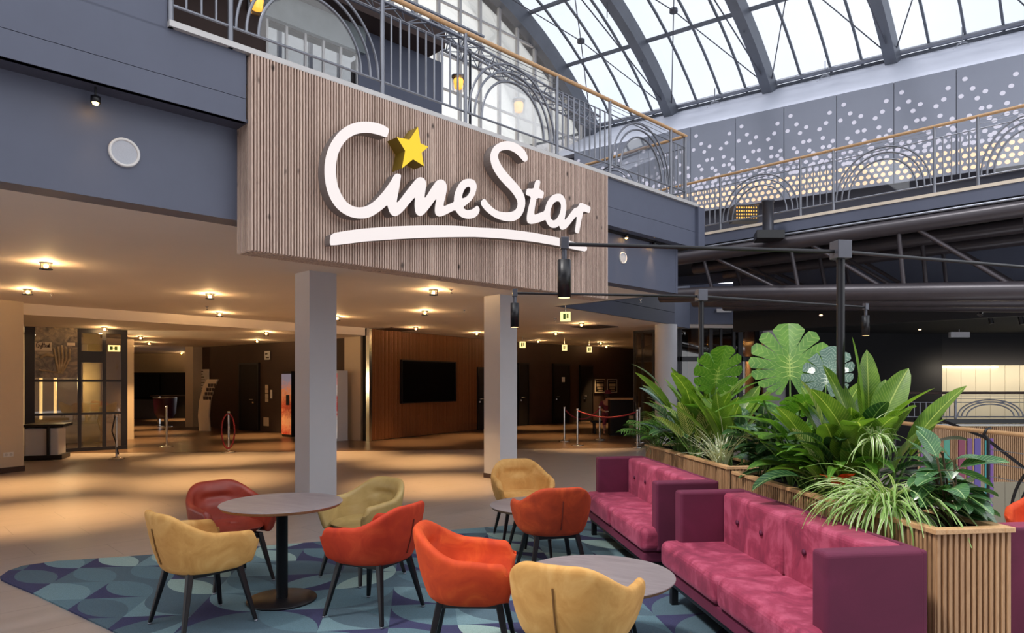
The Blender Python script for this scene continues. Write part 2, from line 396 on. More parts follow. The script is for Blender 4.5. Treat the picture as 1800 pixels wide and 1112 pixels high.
def chaikin(P,n=1):
    for _ in range(n):
        Q=[]
        for i in range(len(P)):
            a=P[i]; b=P[(i+1)%len(P)]
            Q+=[(a[0]*.75+b[0]*.25,a[1]*.75+b[1]*.25),(a[0]*.25+b[0]*.75,a[1]*.25+b[1]*.75)]
        P=Q
    return P
def letter(name,outs,label,cat,depth=.12,w=WF,mf='litwhite',ms='signside',smooth=1,group=None):
    loops=[[onface(*p,w) for p in (chaikin(o,smooth) if smooth else o)] for o in outs]
    cu=bpy.data.curves.new('t','CURVE'); cu.dimensions='2D'; cu.fill_mode='FRONT'
    for L in loops:
        sp=cu.splines.new('POLY'); sp.points.add(len(L)-1); sp.use_cyclic_u=True
        for i,q in enumerate(L): sp.points[i].co=(q[0],q[1],0,1)
    tmp=bpy.data.objects.new('t',cu); COL.objects.link(tmp)
    dg=bpy.context.evaluated_depsgraph_get(); me=tmp.evaluated_get(dg).to_mesh()
    vs=[(v.co.x,v.co.y) for v in me.vertices]; fs=[tuple(p.vertices) for p in me.polygons]; ns=[p.normal.z for p in me.polygons]
    tmp.evaluated_get(dg).to_mesh_clear(); bpy.data.objects.remove(tmp)
    c=loops[0]; root=empty(name,F(sum(q[0] for q in c)/len(c),w+depth,min(q[1] for q in c)))
    tag(root,label,cat,group)
    a=MB(); a.add([F(x,w,z) for x,z in vs],[f if nz<0 else tuple(reversed(f)) for f,nz in zip(fs,ns)])
    a.build('lit_face',M[mf],root)
    s=MB()
    for L in loops:
        n=len(L); s.add([F(x,w+.002,z) for x,z in L]+[F(x,w+depth,z) for x,z in L],[(i,(i+1)%n,n+(i+1)%n,n+i) for i in range(n)])
    s.build('return',M[ms],root)
    return root
letter('sign_lettering',[cine,ehole],'white lit joined script letters Cine on the timber box','lettering')
letter('sign_letter',[ess],'large white lit letter S between the two joined words on the timber box','letter')
letter('sign_lettering',[tar,ahole],'white lit joined script letters tar at the right end of the timber box','lettering')
letter('sign_underline',[under],'long white lit curved stroke under the cinema lettering','sign stroke',.1,-.12)
letter('sign_star',[star],'yellow five pointed star above the letter i','star',.17,-.19,'star','starside',0)

# ================= columns and walls =================
def qcol(near,sz,label,z1=ZC):
    n=Vector(near); q=[n,n+U*sz,n+U*sz+V*sz,n+V*sz]
    o=MB().prism([tuple(p) for p in q],0,z1).build('column',M['column']); tag(o,label,'column','square columns along the facade')
    return q
c1=(-2.665,8.98)
q=qcol(c1,.40,'square pale column nearer the camera, under the left half of the timber box')
c2=(-.20,11.45)
qcol(c2,.40,'square pale column farther back, behind the lone yellow chair')
def sq(n,sz,k=.03):
    n=Vector(n); c=n+(U+V)*sz/2; h=sz/2+k
    return [tuple(c+U*a*h+V*b*h) for a,b in ((-1,-1),(1,-1),(1,1),(-1,1))]
struct(MB().prism(sq(c1,.4,.008),0,.08).build('trim_5',M['darkwall']),'dark skirting around the nearer square column')
struct(MB().prism(sq(c2,.4,.008),0,.08).build('trim_6',M['darkwall']),'dark skirting around the farther square column')
def rcol(c,r,z0,z1,label):
    o=MB().lathe([(r,z0),(r,z1)],(c[0],c[1],0),40).build('round_column',M['column']); tag(o,label,'column','round columns by the right shopfront')
rcol((3.97,17.6),.28,0,ZC,'round pale column standing left of the right shopfront')
rcol((6.95,18.1),.28,0,4.0,'round pale column standing right of the right shopfront')
pier=MB().prism([(-9.75,11.),(-9.15,12.2),(-8.99,12.56),(-9.9,13.2),(-14,12.),(-14,9.)],0,ZC).build('wall_pier',M['cream']); struct(pier,'cream pier at the left edge')
struct(MB().prism([(-9.74,10.97),(-9.13,12.19),(-8.965,12.57),(-9.9,13.25),(-9.95,11.)],0,.1).build('baseboard_pier',M['darkwall']))
sk=empty('wall_socket',AT(15,798.5,12.25)); tag(sk,'white double socket low on the cream pier','socket')
dd=Vector((.16,.36,0)).normalized(); nn=Vector((dd.y,-dd.x,0)); frp=Matrix(((dd.x,-nn.x,0),(dd.y,-nn.y,0),(0,0,1)))
pc=Vector((-9.095,12.325,.33))+nn*.004
MB().box(pc,(.17,.012,.085),fr=frp).build('faceplate',M['white'],sk,.003)
for s in (-1,1): MB().lathe([(.026,0),(.026,.006),(.02,.006),(.02,.002)],pc+dd*s*.041+nn*.006,16,Matrix(((dd.x,0,nn.x),(dd.y,0,nn.y),(0,1,0)))).build('outlet',M['trim'],sk)
# far enclosure
W=lambda nm,a,b,z0,z1,mt,lab=None,th=.2,side=1: struct(MB().slab(a,b,th,z0,z1,side).build(nm,M[mt]),lab)
W('wall_rear',(-4.62,19.55),(-11.6,25.2),0,2.95,'darkwall','dark brown rear wall with the service door',.2,-1)
W('wall_slatted',(-3.95,18.75),(-.75,24.0),0,ZC,'slatback','backing of the brown slatted wall',.2,1)
W('wall_corridor',(-.75,24.0),(.2,25.6),0,ZC,'darkwall',None,.2,1)
W('wall_back',(.1,25.2),(5.9,31.2),0,ZC,'darkwall','dark brown back wall with three doors',.2,1)
W('wall_back_right',(5.7,31.),(5.0,20.2),0,ZC,'darkwall',None,.2,1)
W('wall_far_left',(-23.5,33.5),(-11.,33.5),0,2.95,'dark',None,.2,1)
W('wall_end_left',(-23.5,12.),(-23.5,33.5),0,2.95,'cream',None,.2,1)
W('wall_left_room',(-14,12.),(-23.5,12.),0,2.95,'cream',None,.2,-1)
# warm slat wall: slats as geometry
sw=empty('slat_cladding',(-2.35,21.4,0)); tag(sw,'brown timber slat cladding behind the switched off screen','wall cladding')
m=MB(); a=Vector((-3.95,18.75)); b_=Vector((-.75,24.0)); d=(b_-a); Ls=d.length; d.normalize(); nrm=Vector((d.y,-d.x)); n=110
frs=Matrix(((d.x,-nrm.x,0),(d.y,-nrm.y,0),(0,0,1)))
for i in range(n): 
    c=a+d*(Ls*(i+.5)/n)+nrm*.015; m.box(V3(c,1.56),(Ls/n*.62,.03,3.08),fr=frs)
m.build('slats',M['warmslat'],sw)
MB().slab(a+nrm*.03-d*.12,a-d*.02+nrm*.03,.12,0,ZC-.005,-1).build('metal_edge_strip',M['chrome'],sw)
o=MB().prism([(-4.75,19.35),(-4.2,18.95),(-4.0,19.2),(-4.55,19.6)],0,2.9).build('column',M['cream']); tag(o,'cream pilaster between the dark rear wall and the brown slat wall','column')
# TV
def onwall(a,b,px,off=0.):
    a=Vector(a[:2]); b=Vector(b[:2]); d=(b-a).normalized(); n=Vector((d.y,-d.x)); 
    if n.dot(a)>0: n=-n
    a=a+n*off; k=(px-900)/FP; s=(a.x-k*a.y)/(k*d.y-d.x); return a+d*s
def wallrect(mb,a,b,px0,px1,py0,py1,off,th,ref=None):
    """a rectangle on a wall given where its corners are seen; heights are taken at its first edge"""
    p=onwall(a,b,px0,off); q=onwall(a,b,px1,off); D=p.y if ref is None else ref
    z1=H+(HOR-py0)*D/FP; z0=H+(HOR-py1)*D/FP
    n=Vector(((q-p).y,-(q-p).x)).normalized()
    if n.dot(p)>0: n=-n
    pp=[p-n*th,q-n*th,q,p]
    mb.prism([tuple(v) for v in pp],z0,z1); return p,q,z0,z1
tv=empty('television',V3(onwall(a,b_,755,.1),1.)); tag(tv,'large switched off television on the brown slat wall','television')
m=MB(); wallrect(m,a,b_,706,802.5,631.7,709,.12,.06); m.build('bezel',M['black'],tv)
m=MB(); wallrect(m,a,b_,708,800.5,634,707,.124,.003); m.build('screen',M['tv'],tv)
def door(a,b,px0,px1,py0,py1,label,hx,mat='dark',plate=False):
    m=MB(); off=.06 if mat!='x' else .03
    p,q,z0,z1=wallrect(m,a,b,px0,px1,py0,py1,off,.05); z0=0
    m=MB(); n=Vector(((q-p).y,-(q-p).x)).normalized(); 
    if n.dot(p)>0: n=-n
    r=empty('door',V3((p+q)/2,0)); struct(r,label)
    d=(q-p).normalized()
    MB().prism([tuple(v) for v in (p-n*.05,q-n*.05,q,p)],0.01,z1).build('door_leaf',M[mat],r)
    fm=MB()
    for e,s in ((p,-1),(q,1)): fm.prism([tuple(v) for v in (e-n*.05,e+d*s*.06-n*.05,e+d*s*.06+n*.02,e+n*.02)],0.01,z1+.06)
    fm.prism([tuple(v) for v in (p-n*.05,q-n*.05,q+n*.02,p+n*.02)],z1,z1+.06); fm.build('door_frame',M['black'],r)
    hp=p.lerp(q,hx); hm=MB(); hm.tube([V3(hp,1.05),V3(hp+n*.06,1.05),V3(hp+n*.06+d*(.13 if hx<.5 else -.13),1.05)],.014,8)
    hm.box(V3(hp+n*.008,.95),(.05,.05,.05)); hm.build('door_handle',M['chrome'],r)
    if plate: MB().box(V3(p.lerp(q,.6)+n*.01,1.72),(.12,.12,.2)).build('door_sign',M['white'],r)
    return r
wb=((.1,25.2),(5.9,31.2))
door(*wb,913,928,640,749,'dark door behind the farther square column',.2)
door(*wb,974,1000,641.5,745,'middle dark door with a small white notice',.15,plate=True)
door(*wb,1021,1041,644,742,'dark door left of the two posters',.3)
door(a,b_,841,852,648,756,'narrow dark door in the brown slat wall',.2)
wr=((-4.62,19.55),(-11.6,25.2))
door(*wr,422,453,641,757,'dark service door in the rear wall',.75)
# notices on walls
def notice(a,b,px0,px1,py0,py1,label,cat,name='notice',mat='white',lines=0,off=.05,lm='darkwall'):
    m=MB(); p,q,z0,z1=wallrect(m,a,b,px0,px1,py0,py1,off,.02)
    r=empty(name,V3((p+q)/2,z0)); tag(r,label,cat); m.build('panel',M[mat],r)
    if lines:
        m=MB(); n=Vector(((q-p).y,-(q-p).x)).normalized(); 
        if n.dot(p)>0: n=-n
        for i in range(lines):
            za=z1-(z1-z0)*(i+.6)/(lines+.3); h=(z1-z0)/lines*.28; u=random.uniform(.1,.35); v=random.uniform(.5,.9)
            P=p.lerp(q,u)+n*.004; Q=p.lerp(q,v)+n*.004; m.prism([tuple(x) for x in (P,P-n*.003,Q-n*.003,Q)],za-h,za)
        m.build('print',M[lm],r)
    return r
notice(*wr,345,367,649,684.5,'tall white information board on the dark rear wall','information board',lines=7,lm='darkwall')
notice(*wr,465,474,617,632,'small framed sign high on the dark rear wall','sign','wall_sign',lines=2)
notice(*wr,463,472,733,748,'cream access panel low on the dark rear wall','panel','access_panel','cream')
for i,(y0,y1) in enumerate(((676,683),(684,691),(692,699),(700,706))):
    notice(*wr,466,471,y0,y1,'pale little plate on the dark rear wall, %s of a column of four'%('topmost','second','third','lowest')[i],'plate','wall_plate','cream')
notice(*wr,475,478,685,700,'narrow white strip label right of the column of little plates','label','wall_plate','white')
for i,(x0,x1) in enumerate(((1046,1064),(1067.5,1085))):
    a0,b0=wb; r=notice(a0,b0,x0,x1,666,690,('left' if i==0 else 'right')+' of the two black framed food posters on the back wall','poster','poster','white')
    m=MB(); wallrect(m,a0,b0,x0+1,x1-1,667.5,688.5,.055,.003); m.build('print_ground',M['black'],r)
    m=MB(); wallrect(m,a0,b0,x0+3,x1-3,674,679,.06,.003); wallrect(m,a0,b0,x0+4,x1-4,680.5,683.5,.06,.003); wallrect(m,a0,b0,x0+6,x1-4,685,686.5,.06,.003); wallrect(m,a0,b0,x0+3,x1-3,669.5,670.8,.06,.003)
    m.build('print',M['signorange' if i==0 else 'white'] if 'signorange' in M else M['cream'],r)
# vending machines at the rear wall
def vend(px0,px1,py0,label,red):
    p=onwall(*wr,px0,.75); q=onwall(*wr,px1,.75); n=Vector(((q-p).y,-(q-p).x)).normalized()
    if n.dot(p)>0: n=-n
    z1=1.95; r=empty('vending_machine',V3((p+q)/2,0)); tag(r,label,'vending machine')
    dpt=.35 if red else .7; MB().prism([tuple(v) for v in (p-n*dpt,q-n*dpt,q,p)],.01,z1).build('cabinet',M['column' if red else 'black'],r)
    t=NT('vending_print'); co=t.coord(); x,y,z=t.sep(co); nz=t.noise(co,9.,4,.6,1.)
    f=t.math('ADD',t.math('DIVIDE',z,1.9),t.math('MULTIPLY',t.math('SUBTRACT',nz,.5),.5))
    st=[(0,rgb('#c32b18')),(.25,rgb('#e8a066')),(.45,rgb('#a8341c')),(.7,rgb('#d88a5a')),(.9,rgb('#8f8fa6'))] if not red else [(0,rgb('#d8d2cd')),(.35,rgb('#c9c3bf')),(.45,rgb('#b91f22')),(.62,rgb('#b91f22')),(.7,rgb('#d8d2cd')),(1,rgb('#c7202a'))]
    c=t.ramp(f,st); t.set(Base_Color=c,Emission_Color=c,Emission_Strength=.35,Roughness=.3)
    MB().prism([tuple(v) for v in (p+n*.001,q+n*.001,q+n*.02,p+n*.02)],.08,z1-.08).build('lit_front',t.m,r)
    d=(q-p).normalized(); MB().box(V3(q-d*.12+n*.03,1.1),(.1,.06,.3)).build('coin_panel',M['black'],r)
vend(496,512,652,'vending machine with a glowing orange drink picture, left of the near column',False)
vend(574,593,652,'red and white vending machine right of the near column',True)
fx_=empty('fire_extinguisher',V3(onwall(*wr,606,.16),.45)); tag(fx_,'red fire extinguisher hanging on the rear wall','fire extinguisher')
e=onwall(*wr,606,.16); MB().lathe([(0,.45),(.07,.46),(.08,.5),(.08,.9),(.05,.98),(.02,1.0)],(e.x,e.y,0),16).build('cylinder',M['red'],fx_)
MB().tube([(e.x,e.y,1.0),(e.x,e.y,1.06),(e.x+.09,e.y,1.03),(e.x+.1,e.y,.7)],.012,6).build('hose',M['black'],fx_)
notice(*wr,608.5,614.5,703,714,'small red fire sign above the extinguisher','sign','wall_sign','red',lines=1,lm='white')

# ================= left shopfront (revolving door) =================
sf0=Vector((-10.75,15.65)); sf1=Vector((-9.37,16.6)); sd=(sf1-sf0).normalized(); sn=Vector((sd.y,-sd.x)); SL=(sf1-sf0).length
frf=Matrix(((sd.x,-sn.x,0),(sd.y,-sn.y,0),(0,0,1)))
def SF(px,off=0.): return onwall(sf0,sf1,px,off)
def bar(m,px0,px1,z0,z1,off=0,th=.08):
    p=SF(px0); q=SF(px1); m.prism([tuple(v) for v in (p+sn*off,q+sn*off,q+sn*(off-th),p+sn*(off-th))],z0,z1)
def zs(px,py): return H+(HOR-py)*SF(px).y/FP
sh=empty('glazed_entrance',V3((sf0+sf1)/2,0)); tag(sh,'black framed glass entrance at the left under the lowered ceiling','shopfront')
m=MB()
for x0,x1 in ((43,61),(136.5,143),(180,187),(213,224)): bar(m,x0,x1,.01,2.895)
for za in ((577,573),(667,671),(725,729)): bar(m,61,213,zs(140,za[1]),zs(140,za[0]),-.005,.06)
bar(m,143,180,zs(160,637),zs(160,617),-.005,.06); bar(m,43,224,.01,.09,.01,.1); bar(m,43,224,2.8,2.895,.01,.1)
m.build('frame',M['frame'],sh)
m=MB()
for x0,x1 in ((61,136.5),(143,180),(187,213)): bar(m,x0,x1,.09,2.8,-.035,.008)
m.build('glass_pane',M['darkglass'],sh)
pn=MB(); bar(pn,62,136,zs(100,664),zs(100,574.5),.015,.01)
t=NT('sandwich_poster_print'); co=t.coord(); x,y,z=t.sep(co); nz=t.noise(co,3.2,5,.65,1.5)
cc=t.ramp(nz,[(.36,rgb('#57504a')),(.5,rgb('#82776a')),(.62,rgb('#a6957c')),(.74,rgb('#c9b894'))]); t.set(Base_Color=cc,Roughness=.3)
po=empty('food_poster',V3(SF(99,.01),zs(100,664))); tag(po,'large grey food poster in the glazed entrance at the left','poster')
pn.build('poster_sheet',t.m,po)
m=MB(); bar(m,61,91,zs(75,616),zs(75,601),.022,.006); m.build('name_plate',M['creamtrim'],po); m=MB(); bar(m,118,132,zs(125,607),zs(125,602),.022,.006); m.build('small_plate',M['creamtrim'],po)
m=MB(); A=V3(SF(64,.026),zs(75,611)); ex=V3(SF(88,.026),zs(75,611))-A   # handwritten name on the plate
def scrib(m,A,ex,h,pts,r=.008): m.tube([A+ex*x+Vector((0,0,h*y)) for x,y in pts],r,5)
scrib(m,A,ex,.13,[(.16,.9),(.08,1.),(0,.6),(.02,.1),(.12,0),(.2,.3),(.2,.5),(.12,.5)])
scrib(m,A,ex,.13,[(.26,.5),(.3,.1),(.38,.5),(.34,-.2),(.28,-.3)])
scrib(m,A,ex,.13,[(.46,.9),(.44,.1),(.5,.1)]); scrib(m,A,ex,.13,[(.4,.6),(.52,.6)]); scrib(m,A,ex,.13,[(.58,.9),(.56,.1),(.62,.1)]); scrib(m,A,ex,.13,[(.53,.6),(.65,.6)])
scrib(m,A,ex,.13,[(.67,.3),(.75,.4),(.72,.55),(.66,.4),(.68,.1),(.78,.1)]); scrib(m,A,ex,.13,[(.84,.5),(.82,.1),(.88,.1),(.88,.5),(.82,.5)]); scrib(m,A,ex,.13,[(.94,.8),(.93,.1),(1.,.1)])
m.build('lettering',M['darkwall'],po)
# bowl and sandwich shapes as raised print
m=MB(); cz=zs(100,640)
for k in range(5): 
    x0=96+k*6; m.tube([V3(SF(106+(k-2)*1.2,.022),zs(100,656)),V3(SF(x0+2,.022),zs(100,630)),V3(SF(94+k*7,.022),zs(100,606+abs(k-2)*3))],[.03,.035,.02],5)
m.tube([V3(SF(70,.022),zs(80,628)),V3(SF(82,.022),zs(80,623)),V3(SF(94,.022),zs(90,626))],.04,5); m.tube([V3(SF(68,.022),zs(80,650)),V3(SF(84,.022),zs(80,652)),V3(SF(104,.022),zs(90,655))],.02,5)
m.build('printed_food',simple('printed_food_tone','#a8977b',.4,0,.3,9.),po)
for i,px in enumerate((72,97)):
    c=SF(px,-.6); o=MB().tube([V3(c,.75 if i==0 else .85),V3(c,2.05)],.03,10).build('light_tube',M['tube']); tag(o,'%s vertical glowing light tube inside the glazed entrance'%('left','right')[i],'light tube','light tubes in the entrance')
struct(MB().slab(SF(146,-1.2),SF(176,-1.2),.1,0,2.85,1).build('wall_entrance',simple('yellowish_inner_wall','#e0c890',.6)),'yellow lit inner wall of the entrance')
struct(MB().slab((-13.6,16.2),(-10.8,19.5),.1,0,2.85,1).build('wall_entrance_back',M['cream']))
l=bpy.data.lights.new('tube_glow','POINT'); l.energy=90; l.color=(1,.8,.45); l.shadow_soft_size=.15
o=bpy.data.objects.new('tube_glow_light',l); COL.objects.link(o); pq=SF(120,-.75); o.location=(pq.x,pq.y,1.6)
ex_=empty('exit_sign',V3(SF(200,.03),zs(200,617))); tag(ex_,'lit green and yellow exit sign in the glazed entrance frame','exit sign')
m=MB(); bar(m,190,211,zs(200,617.5),zs(200,606.5),.05,.04); m.build('light_box',M['exit'],ex_)
m=MB(); bar(m,193,198,zs(200,615.5),zs(200,608.5),.054,.002); bar(m,201,206,zs(200,615.5),zs(200,608.5),.054,.002); bar(m,198,201,zs(200,612.5),zs(200,611.5),.054,.002); m.build('pictogram',M['exitgreen'],ex_)
# cabinet right behind the pier
cb=empty('dark_counter',L2(56,811).to_3d()); tag(cb,'low grey and black counter beside the cream pier','counter')
c=Vector((-9.93,14.6)); MB().box((c.x-.05,c.y,.36),(.62,.6,.62),R(20)).build('grey_front',M['column'],cb,.03); MB().box((c.x,c.y,.72),(.76,.76,.06),R(20)).box((c.x,c.y,.05),(.68,.66,.1),R(20)).box((c.x+.22,c.y-.3,.4),(.06,.06,.6),R(20)).build('black_top_and_plinth',M['black'],cb,.01)
# rear left room
W('wall_counter_back',(-22,30.5),(-12.,30.5),0,2.05,'dark','dark counter wall of the rear left room')
W('wall_counter_upper',(-22,30.7),(-12.,30.7),2.05,2.9,'cream',None,.2,1)
o=MB().prism([(-11.72,24.5),(-11.45,24.5),(-11.3,25.1),(-11.6,25.25)],0,2.9).build('column',M['cream']); tag(o,'cream pilaster beside the information board','column')
ob=Vector((-13.3,27.)); bt=empty('high_table',(-13.,26.8,0)); tag(bt,'dark high table with a pale edge in the rear left room','table')
MB().box((-12.5,26.,1.1),(2.2,.7,.05)).build('tabletop',M['darkwall'],bt); MB().box((-13.45,26,.55),(.08,.08,1.05)).build('leg',M['chrome'],bt); MB().box((-11.6,26.05,.55),(.08,.08,1.05)).build('leg',M['chrome'],bt)
o=MB().slab((-17.3,30.2),(-15.6,30.2),.1,.95,1.95,1).build('wall_screen',M['tv']); tag(o,'switched off screen on the counter wall of the rear left room','screen')
o=MB().slab((-17.3,29.9),(-15.4,29.9),.3,0,.85,1).build('counter',M['grey']); tag(o,'grey counter front in the rear left room','counter')
tc=empty('tub_chair',(-12.65,24.9,0)); tag(tc,'dark plum tub chair with a chrome rim in the rear left room','chair')
pr=[(.0,.3),(.25,.3),(.36,.5),(.4,1.05)]
MB().lathe(pr,(-12.65,24.9,0),24).build('shell',simple('plum_shell','#3b1428',.35),tc); MB().tube([Vector((-12.65+.4*math.cos(k*R(15)),24.9+.4*math.sin(k*R(15)),1.05)) for k in range(25)],.02,6).build('rim',M['chrome'],tc); MB().lathe([(.25,0),(.25,.02),(.04,.03),(.04,.3)],(-12.65,24.9,0.),16).build('base',M['chrome'],tc)
# leaflet stand (curved)
ls=empty('leaflet_display',L2(363,755).to_3d()); tag(ls,'curved white display stand with dark leaflets beside the rear wall','display stand')
c=L2(364,757); P=[(-.2,0,0),(-.24,0,.5),(-.2,0,1.0),(-.08,0,1.45),(.06,0,1.72)]
m=MB(); pr=[]
for (x,y,z) in P: pr.append([Vector((c.x+x-.02,c.y-.1,z)),Vector((c.x+x+.38,c.y-.2,z)),Vector((c.x+x+.38,c.y-.1,z)),Vector((c.x+x-.02,c.y,z))])
m.grid(pr,closed=True,smooth=False); m.add(pr[-1],[(0,1,2,3)]); m.build('body',M['creamtrim'],ls)
m=MB()
for i in range(4):
    for j in range(3): m.box((c.x-.02+.09*j+.05*i+.02,c.y-.19,1.1+i*.14),(.07,.02,.11))
m.build('leaflets',M['darkwall'],ls)

# ================= right shopfront =================
rs=empty('shopfront',(5.6,18.7,0)); tag(rs,'dark framed glass shopfront between the two round columns','shopfront')
def RS(px,Y): return ((px-900)*Y/FP,Y)
m=MB(); Y=18.75
def vb(x0,x1,z0,z1,Y=Y,th=.1): a0=RS(x0,Y); a1=RS(x1,Y); m.prism([a0,a1,(a1[0],Y+th),(a0[0],Y+th)],z0,z1)
for x0,x1 in ((1189,1193),(1194,1199),(1247,1253),(1266,1270),(1288,1293),(1298,1306),(1328,1338)): vb(x0,x1,.01,3.2)
vb(1189,1338,3.1,3.22); vb(1189,1338,2.2,2.33); vb(1204,1338,3.22,3.28,Y-.05); vb(1189,1338,.01,.12)
m.build('frame',M['frame'],rs)
m=MB(); vb(1190,1336,.1,3.1,Y+.05,.01); m.build('glass_pane',M['darkglass'],rs)
m=MB(); m.lathe([(.5,.1),(.5,3.05)],(5.95,19.5,0),24); m.build('revolving_drum',M['darkglass'],rs)
rs2=empty('shopfront',(3.75,19.5,0)); tag(rs2,'dark framed glass side door left of the round column','shopfront')
m=MB(); A_=Vector((3.5,19.7)); B_=Vector((4.5,18.9)); dv=B_-A_; nv=Vector((dv.y,-dv.x)).normalized()*.08
def vb2(s0,s1,z0,z1): m.prism([tuple(A_+dv*s0),tuple(A_+dv*s0-nv),tuple(A_+dv*s1-nv),tuple(A_+dv*s1)],z0,z1)
for s0,s1 in ((0,.06),(.2,.25),(.47,.52),(.95,1.)): vb2(s0,s1,.01,ZC-.01)
vb2(0,1,2.2,2.36); vb2(0,1,ZC-.1,ZC-.01); m.build('frame',M['frame'],rs2)
m=MB(); vb2(.02,.98,.1,3.05); m.build('glass_pane',M['darkglass'],rs2)
struct(MB().slab((5.9,30.2),(9.3,30.2),.2,0,3.11,1).slab((9.3,30.2),(8.6,20.2),.2,0,3.11,-1).build('wall_shop',M['cream']),'back wall inside the right shopfront')
struct(MB().slab((7.25,18.9),(9.2,20.6),.2,-4,3.11,1).build('wall_shop_side',M['grey']))
def ceil_hung(name,px,py0,py1,D,w,label,cat):
    z1=H+(HOR-py0)*D/FP; z0=H+(HOR-py1)*D/FP; X=(px-900)*D/FP
    r=empty(name,(X,D,z1)); tag(r,label,cat,'hanging exit signs'); MB().box((X,D,(z0+z1)/2),(w,.05,z1-z0)).build('light_box',M['exit'],r)
    MB().tube([(X,D,z1),(X,D,ZC)],.012,6).build('hanger',M['chrome'],r)
    MB().box((X-w*.12,D-.028,(z0+z1)/2),(w*.25,.004,(z1-z0)*.6)).box((X+w*.2,D-.028,(z0+z1)/2+.01),(w*.18,.004,(z1-z0)*.5)).build('pictogram',M['exitgreen'],r)
ceil_hung('exit_sign',994,548,564.5,13.,.19,'largest lit exit sign hanging near the grey bulkhead','exit sign')
ceil_hung('exit_sign',918.5,600,611,22.,.19,'lit exit sign just right of the farther square column','exit sign')
ceil_hung('exit_sign',992.5,605.5,616,23.,.17,'lit exit sign hanging above the middle door','exit sign')
ceil_hung('exit_sign',1036,609,619,24.,.17,'lit exit sign hanging above the two posters','exit sign')
# counter with drink dispenser near the seated person
ct=empty('snack_counter',L2(1095,768).to_3d()); tag(ct,'dark snack counter with a lit wooden top near the back wall','counter')
MB().box((3.35,20.9,.55),(.75,.5,1.08)).build('body',M['dark'],ct); MB().box((3.35,20.8,1.12),(.8,.6,.05)).build('counter_top',M['handrail'],ct)
m=MB()
for i in range(4): m.box((3.6,20.6,.15+i*.14),(.13,.03,.09))
m.build('snack_packs',M['cream'],ct)
# ================= gallery railings =================
M['railsteel']=simple('brushed_railing_steel','#84868e',.3,.6,.08,8.)
HB=1.0
def rail(name,P,label,segs,ztop,zb,topmat='handrail',post_px=None,group='ornamental gallery railings',hr=.026,glassy=True,first=True):
    """P(t,z) gives a point; segs = list of (kind,t0,t1)"""
    r=empty(name,P(segs[0][1],zb)); tag(r,label,'railing',group)
    t0=segs[0][1]; t1=segs[-1][2]
    MB().tube([P(t0-.02,ztop),P(t1+.02,ztop)],hr,10).build('handrail',M[topmat],r)
    m=MB(); m.tube([P(t0,zb+.14),P(t1,zb+.14)],.014,6); m.tube([P(t0,ztop-.19),P(t1,ztop-.19)],.009,6); m.build('rails',M['railsteel'],r)
    ts=[s[1] for s in segs]+[t1]
    for t in ts: MB().tube([P(t,zb-.05),P(t,ztop-.01)],.023,8).build('post',M['railsteel'],r)
    bl=MB(); ar=MB(); gl=MB(); cbm=MB(); na=0
    for k,a,b in segs:
        if k=='b':
            n=max(2,round((b-a)/.115)); bl=MB()
            for i in range(1,n): t=a+(b-a)*i/n; bl.tube([P(t,zb+.14),P(t,ztop-.19)],.0115,6)
            bl.build('balusters',M['railsteel'],r)
        else:
            c=(a+b)/2; ar=MB(); cbm=MB(); gl=MB()
            for j,rr in enumerate(((b-a)*.47,(b-a)*.41,(b-a)*.34)):
                hh=(ztop-zb-.14-.14)*(1,.88,.74)[j]
                ar.tube([P(c+rr*math.cos(th),zb+.14+hh*math.sin(th)) for th in [math.pi*q/28 for q in range(29)]],.0145,6)
            na+=1
            for q in (.06,.12): cbm.tube([P(a,ztop-q),P(b,ztop-q)],.004,5)
            rr=(b-a)*.34; hh=(ztop-zb-.28)*.74
            pts=[P(c+rr*.97*math.cos(th),zb+.15+hh*.97*math.sin(th)) for th in [math.pi*q/28 for q in range(29)]]
            gl.add(pts,[tuple(range(29))])
            ar.build('arches',M['railsteel'],r); cbm.build('cables',M['railsteel'],r)
            if glassy: gl.build('glass_arch',M['glass'],r,solid=.006)
    return r
T=lambda px:tpx(px,.04)
PF=lambda t,z:F(t,.04,z)
ts=[T(x) for x in (300,405,672,818,979,1072,1179,1205)]
kinds=['b','a','b','a','b','a','b']
rail('gallery_railing',PF,'grey gallery railing with arches above the timber sign',[(k,ts[i],ts[i+1]) for i,k in enumerate(kinds)],5.62,ZG+.02)
ge=PF(ts[-1],0)
rail('gallery_railing',lambda t,z:Vector((ge.x+V.x*t,ge.y+V.y*t,z)),'grey gallery railing running back from the gallery corner',[('b',0.02,.9),('a',.9,2.1),('b',2.1,3.2),('a',3.2,4.4),('b',4.4,5.5)],5.62,ZG+.02)
# opposite bridge along -v
Bq=Vector((3.70,13.5)); nb=-V
BR=lambda t,z,w=0.:V3(Bq+nb*t+U*w,z)
def tb(px,w=0.):
    P=Bq+U*w; k=(px-900)/FP; return (P.x-k*P.y)/(k*nb.y-nb.x)
bt_=[-6.5,-5.2,-4.1,-2.8,-1.8,-.6]+[tb(x) for x in (1264,1405,1463,1641,1718)]
bk=['a','b','a','b','a','b','a','b','a','b']
